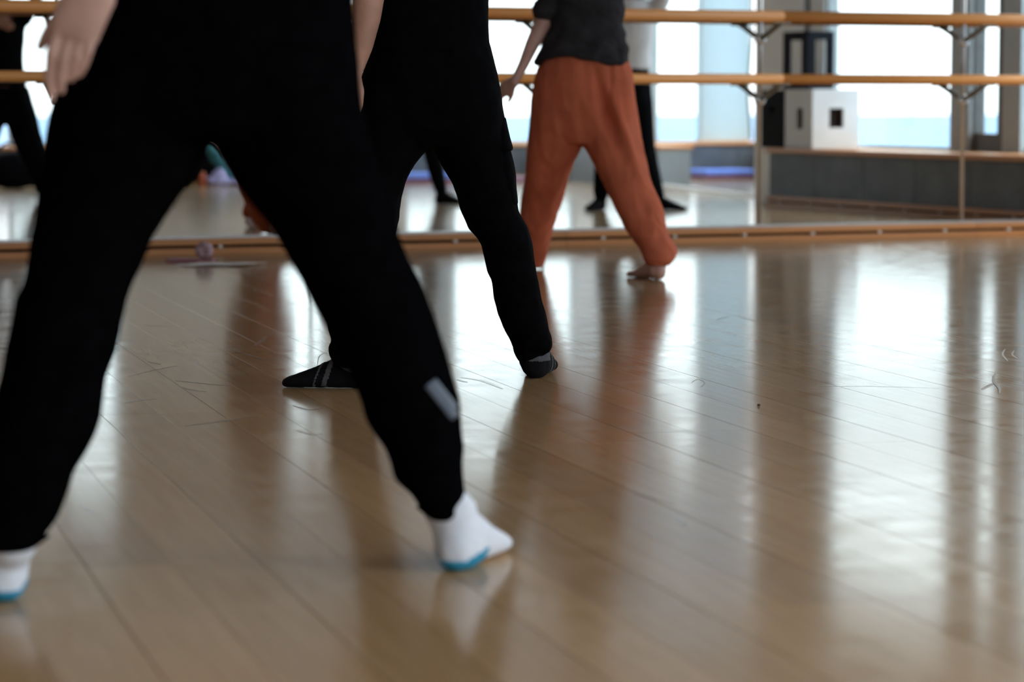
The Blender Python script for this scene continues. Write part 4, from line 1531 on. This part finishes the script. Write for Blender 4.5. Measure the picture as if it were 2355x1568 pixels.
lump('towel', [(g + Vector((0.09, 0.22, 0.04)), 0.11, 0.055, 0.045), (g + Vector((0.11, 0.21, 0.09)), 0.07, 0.045, 0.055), (g + Vector((0.25, 0.21, 0.035)), 0.09, 0.05, 0.035)],
     mat('lavender_towelling', (0.36, 0.35, 0.62), 0.9, vary=0.15), 0.009, 0.010, 20, 'crumpled lavender towel in front of the teal jacket', 'towel', seed=9)
bm = bmesh.new()
cb = g + Vector((-0.055, 0.22, 0))
add_loft(bm, [ring(cb + UPV * z, Vector((1, 0, 0)), Vector((0, 1, 0)), r, r, 20) for z, r in ((0.0, 0.03), (0.005, 0.033), (0.10, 0.033), (0.118, 0.02), (0.122, 0.016))])
bt = bm_obj('water_bottle', bm, mat('orange_plastic', (0.32, 0.055, 0.01), 0.4, vary=0.1), None, True)
tag(bt, 'orange water bottle beside the lavender towel', 'bottle')
bm = bmesh.new()
add_loft(bm, [ring(cb + UPV * z, Vector((1, 0, 0)), Vector((0, 1, 0)), r, r, 20) for z, r in ((0.120, 0.019), (0.145, 0.019), (0.149, 0.016))])
bm_obj('cap', bm, M_NAVY, bt, True)
g2 = rf(40, 436)
bag2 = lump('duffel_bag', [(g2 + Vector((-0.30, -0.12, 0.15)), 0.26, 0.15, 0.15), (g2 + Vector((0.0, -0.12, 0.16)), 0.28, 0.16, 0.16), (g2 + Vector((0.26, -0.12, 0.15)), 0.22, 0.15, 0.15)], mat('black_duffel', (0.004, 0.0045, 0.007), 0.95, spec=0.04, vary=0.2), 0.014, 0.012, 9, 'long black duffel bag on the floor behind the dancer in black', 'bag')
bm = bmesh.new()
add_tube(bm, [g2 + Vector((-0.2, -0.06, 0.28)), g2 + Vector((-0.1, -0.04, 0.37)), g2 + Vector((0.1, -0.04, 0.37)), g2 + Vector((0.2, -0.06, 0.28))], 0.013, 10)
bm_obj('handle', bm, M_NAVY, bag2, True)

# small things on the floor near the mirrors
c = on_floor(440, 601)
nb = bmesh.new()
add_box(nb, (-0.105, -0.06, 0.0), (0.105, 0.06, 0.003), 0.001)
M0 = Matrix.Translation((c.x, c.y, 0.0005)) @ Matrix.Rotation(-YAW - 0.05, 4, 'Z')
bmesh.ops.transform(nb, matrix=M0, verts=nb.verts)
no = bm_obj('notebook', nb, mat('maroon_cover', (0.22, 0.045, 0.085), 0.5, vary=0.1))
tag(no, 'thin maroon notebook lying on the floor near the mirrors', 'notebook')
nb = bmesh.new()
add_box(nb, (-0.102, -0.058, 0.003), (0.104, 0.058, 0.0095))
bmesh.ops.transform(nb, matrix=M0, verts=nb.verts)
bm_obj('pages', nb, mat('pink_pages', (0.48, 0.22, 0.28), 0.7, vary=0.05), no)
nb = bmesh.new()
add_box(nb, (-0.105, -0.06, 0.0095), (0.105, 0.06, 0.0125), 0.001)
bmesh.ops.transform(nb, matrix=M0, verts=nb.verts)
bm_obj('front_cover', nb, no.data.materials[0], no)

c2 = on_floor(508, 610)
sh = bmesh.new()
NX, NY = 18, 12
gv = []
for i in range(NX + 1):
    row = []
    for j in range(NY + 1):
        u, v = i / NX - 0.5, j / NY - 0.5
        z = 0.002 + 0.004 * (1 + noise.noise(Vector((u * 5, v * 5, 1.7)))) + 0.018 * max(0, u - 0.25) ** 1.2
        p = Vector((c2.x, c2.y, 0)) + RT * (u * 0.297) + FH * (v * 0.19) + RT * (0.09 * v) + UPV * z
        row.append(sh.verts.new(p))
    gv.append(row)
for i in range(NX):
    for j in range(NY):
        sh.faces.new((gv[i][j], gv[i + 1][j], gv[i + 1][j + 1], gv[i][j + 1]))
so = bm_obj('paper_sheet', sh, mat('white_paper', (0.95, 0.93, 0.95), 0.6, vary=0.01), None, True)
md = so.modifiers.new('t', 'SOLIDIFY')
md.thickness = 0.0012
tag(so, 'white sheet of paper lying flat beside the maroon notebook', 'paper')
c3 = on_floor(470, 602)
bm = bmesh.new()
R_, r_ = 0.024, 0.016
ncoil = 40
for k in range(ncoil):
    a = 2 * math.pi * k / ncoil
    p = Vector((c3.x, c3.y, 0.052)) + RT * (math.cos(a) * R_) + UPV * (math.sin(a) * R_ * 0.9) + FH * (0.006 * math.sin(3 * a))
    add_ell(bm, p, r_ * (1 + 0.2 * math.sin(k * 2.1)), r_ * 1.3, r_ * (1 + 0.2 * math.cos(k * 1.7)), None, 10)
scr = fuse('scrunchie', bm, 0.004, mat('pink_white_fabric', (0.52, 0.36, 0.42), 0.8, vary=0.35, scale=45), None, 1, False, lambda q, n: q + n * (0.003 * noise.noise(q * 90)))
tag(scr, 'small pale pink crumpled scrunchie standing on the notebook', 'scrunchie')


# ------------------------------------------------------------------ wear on the floor
def ribbon(name, pts, w, m, z=0.0004, parent=floor):
    P = [on_floor(x, y) for x, y in pts]
    Q = []
    for i in range(len(P) - 1):
        p_, a, b, n_ = P[max(i - 1, 0)], P[i], P[i + 1], P[min(i + 2, len(P) - 1)]
        for s in range(6):
            t = s / 6
            Q.append(0.5 * ((2 * a) + (b - p_) * t + (2 * p_ - 5 * a + 4 * b - n_) * t * t + (3 * a - p_ - 3 * b + n_) * t ** 3))
    Q.append(P[-1])
    bm = bmesh.new()
    prev = None
    n = len(Q)
    for i, q in enumerate(Q):
        t = (Q[min(i + 1, n - 1)] - Q[max(i - 1, 0)]).normalized()
        s = Vector((t.y, -t.x, 0))
        k = w * (0.15 + 0.85 * math.sin(math.pi * (i + 0.3) / n)) / 2
        a, b = bm.verts.new(q + s * k + UPV * z), bm.verts.new(q - s * k + UPV * z)
        if prev:
            bm.faces.new((prev[0], a, b, prev[1]))
        prev = (a, b)
    o = bm_obj(name, bm, m, parent)
    return o


for pts, w in (([(520, 799), (575, 817), (612, 830)], 0.012), ([(583, 797), (600, 785), (612, 773)], 0.02), ([(402, 875), (460, 881), (525, 887)], 0.014), ([(412, 889), (445, 897), (475, 901)], 0.012),
               ([(425, 980), (500, 970), (592, 957)], 0.012), ([(292, 866), (350, 852), (408, 841)], 0.008), ([(338, 830), (352, 834), (370, 838)], 0.010), ([(285, 927), (320, 921), (362, 917)], 0.01),
               ([(672, 932), (710, 942), (742, 938)], 0.012), ([(1060, 868), (1110, 876), (1156, 894)], 0.014), ([(1050, 872), (1062, 876), (1075, 879)], 0.012), ([(1648, 736), (1660, 731), (1676, 728)], 0.014),
               ([(1700, 729), (1730, 736), (1756, 742)], 0.012), ([(1555, 1190), (1566, 1200), (1578, 1210)], 0.014), ([(1454, 1136), (1500, 1146), (1552, 1160)], 0.006), ([(1880, 890), (2000, 888), (2160, 893)], 0.006),
               ([(185, 1163), (200, 1172), (220, 1182)], 0.008), ([(325, 747), (360, 750), (400, 751)], 0.008)):
    ribbon('scuff', pts, w, M_SCUFFD)
for pts, w in (([(2312, 802), (2306, 815), (2318, 830)], 0.006), ([(2332, 806), (2328, 816), (2340, 824)], 0.005), ([(730, 842), (734, 820), (752, 808)], 0.003), ([(1590, 880), (1605, 872), (1620, 880), (1612, 890)], 0.003), ([(680, 990), (720, 1000), (740, 998)], 0.006)):
    ribbon('scratch', pts, w, M_SCUFFL)

# a shed thread and a crumb
th = ribbon('thread_scrap', [(2292, 857), (2285, 868), (2288, 880), (2298, 893), (2299, 906)], 0.010, mat('pale_thread', (0.85, 0.84, 0.82), 0.7, vary=0.05), 0.0015, None)
t2 = ribbon('thread_end', [(2288, 880), (2272, 888), (2258, 895)], 0.009, th.data.materials[0], 0.0012, th)
for q in (th, t2):
    md = q.modifiers.new('thickness', 'SOLIDIFY')
    md.thickness = 0.001
tag(th, 'pale curled scrap of thread on the floor at the right', 'thread')
bm = bmesh.new()
add_ell(bm, on_floor(1745, 934) + UPV * 0.003, 0.004, 0.003, 0.003, None, 10)
cr = bm_obj('crumb', bm, mat('dark_crumb', (0.05, 0.035, 0.02), 0.8, vary=0.2), None, True)
tag(cr, 'tiny dark crumb on the floor right of the rust reflection', 'crumb')
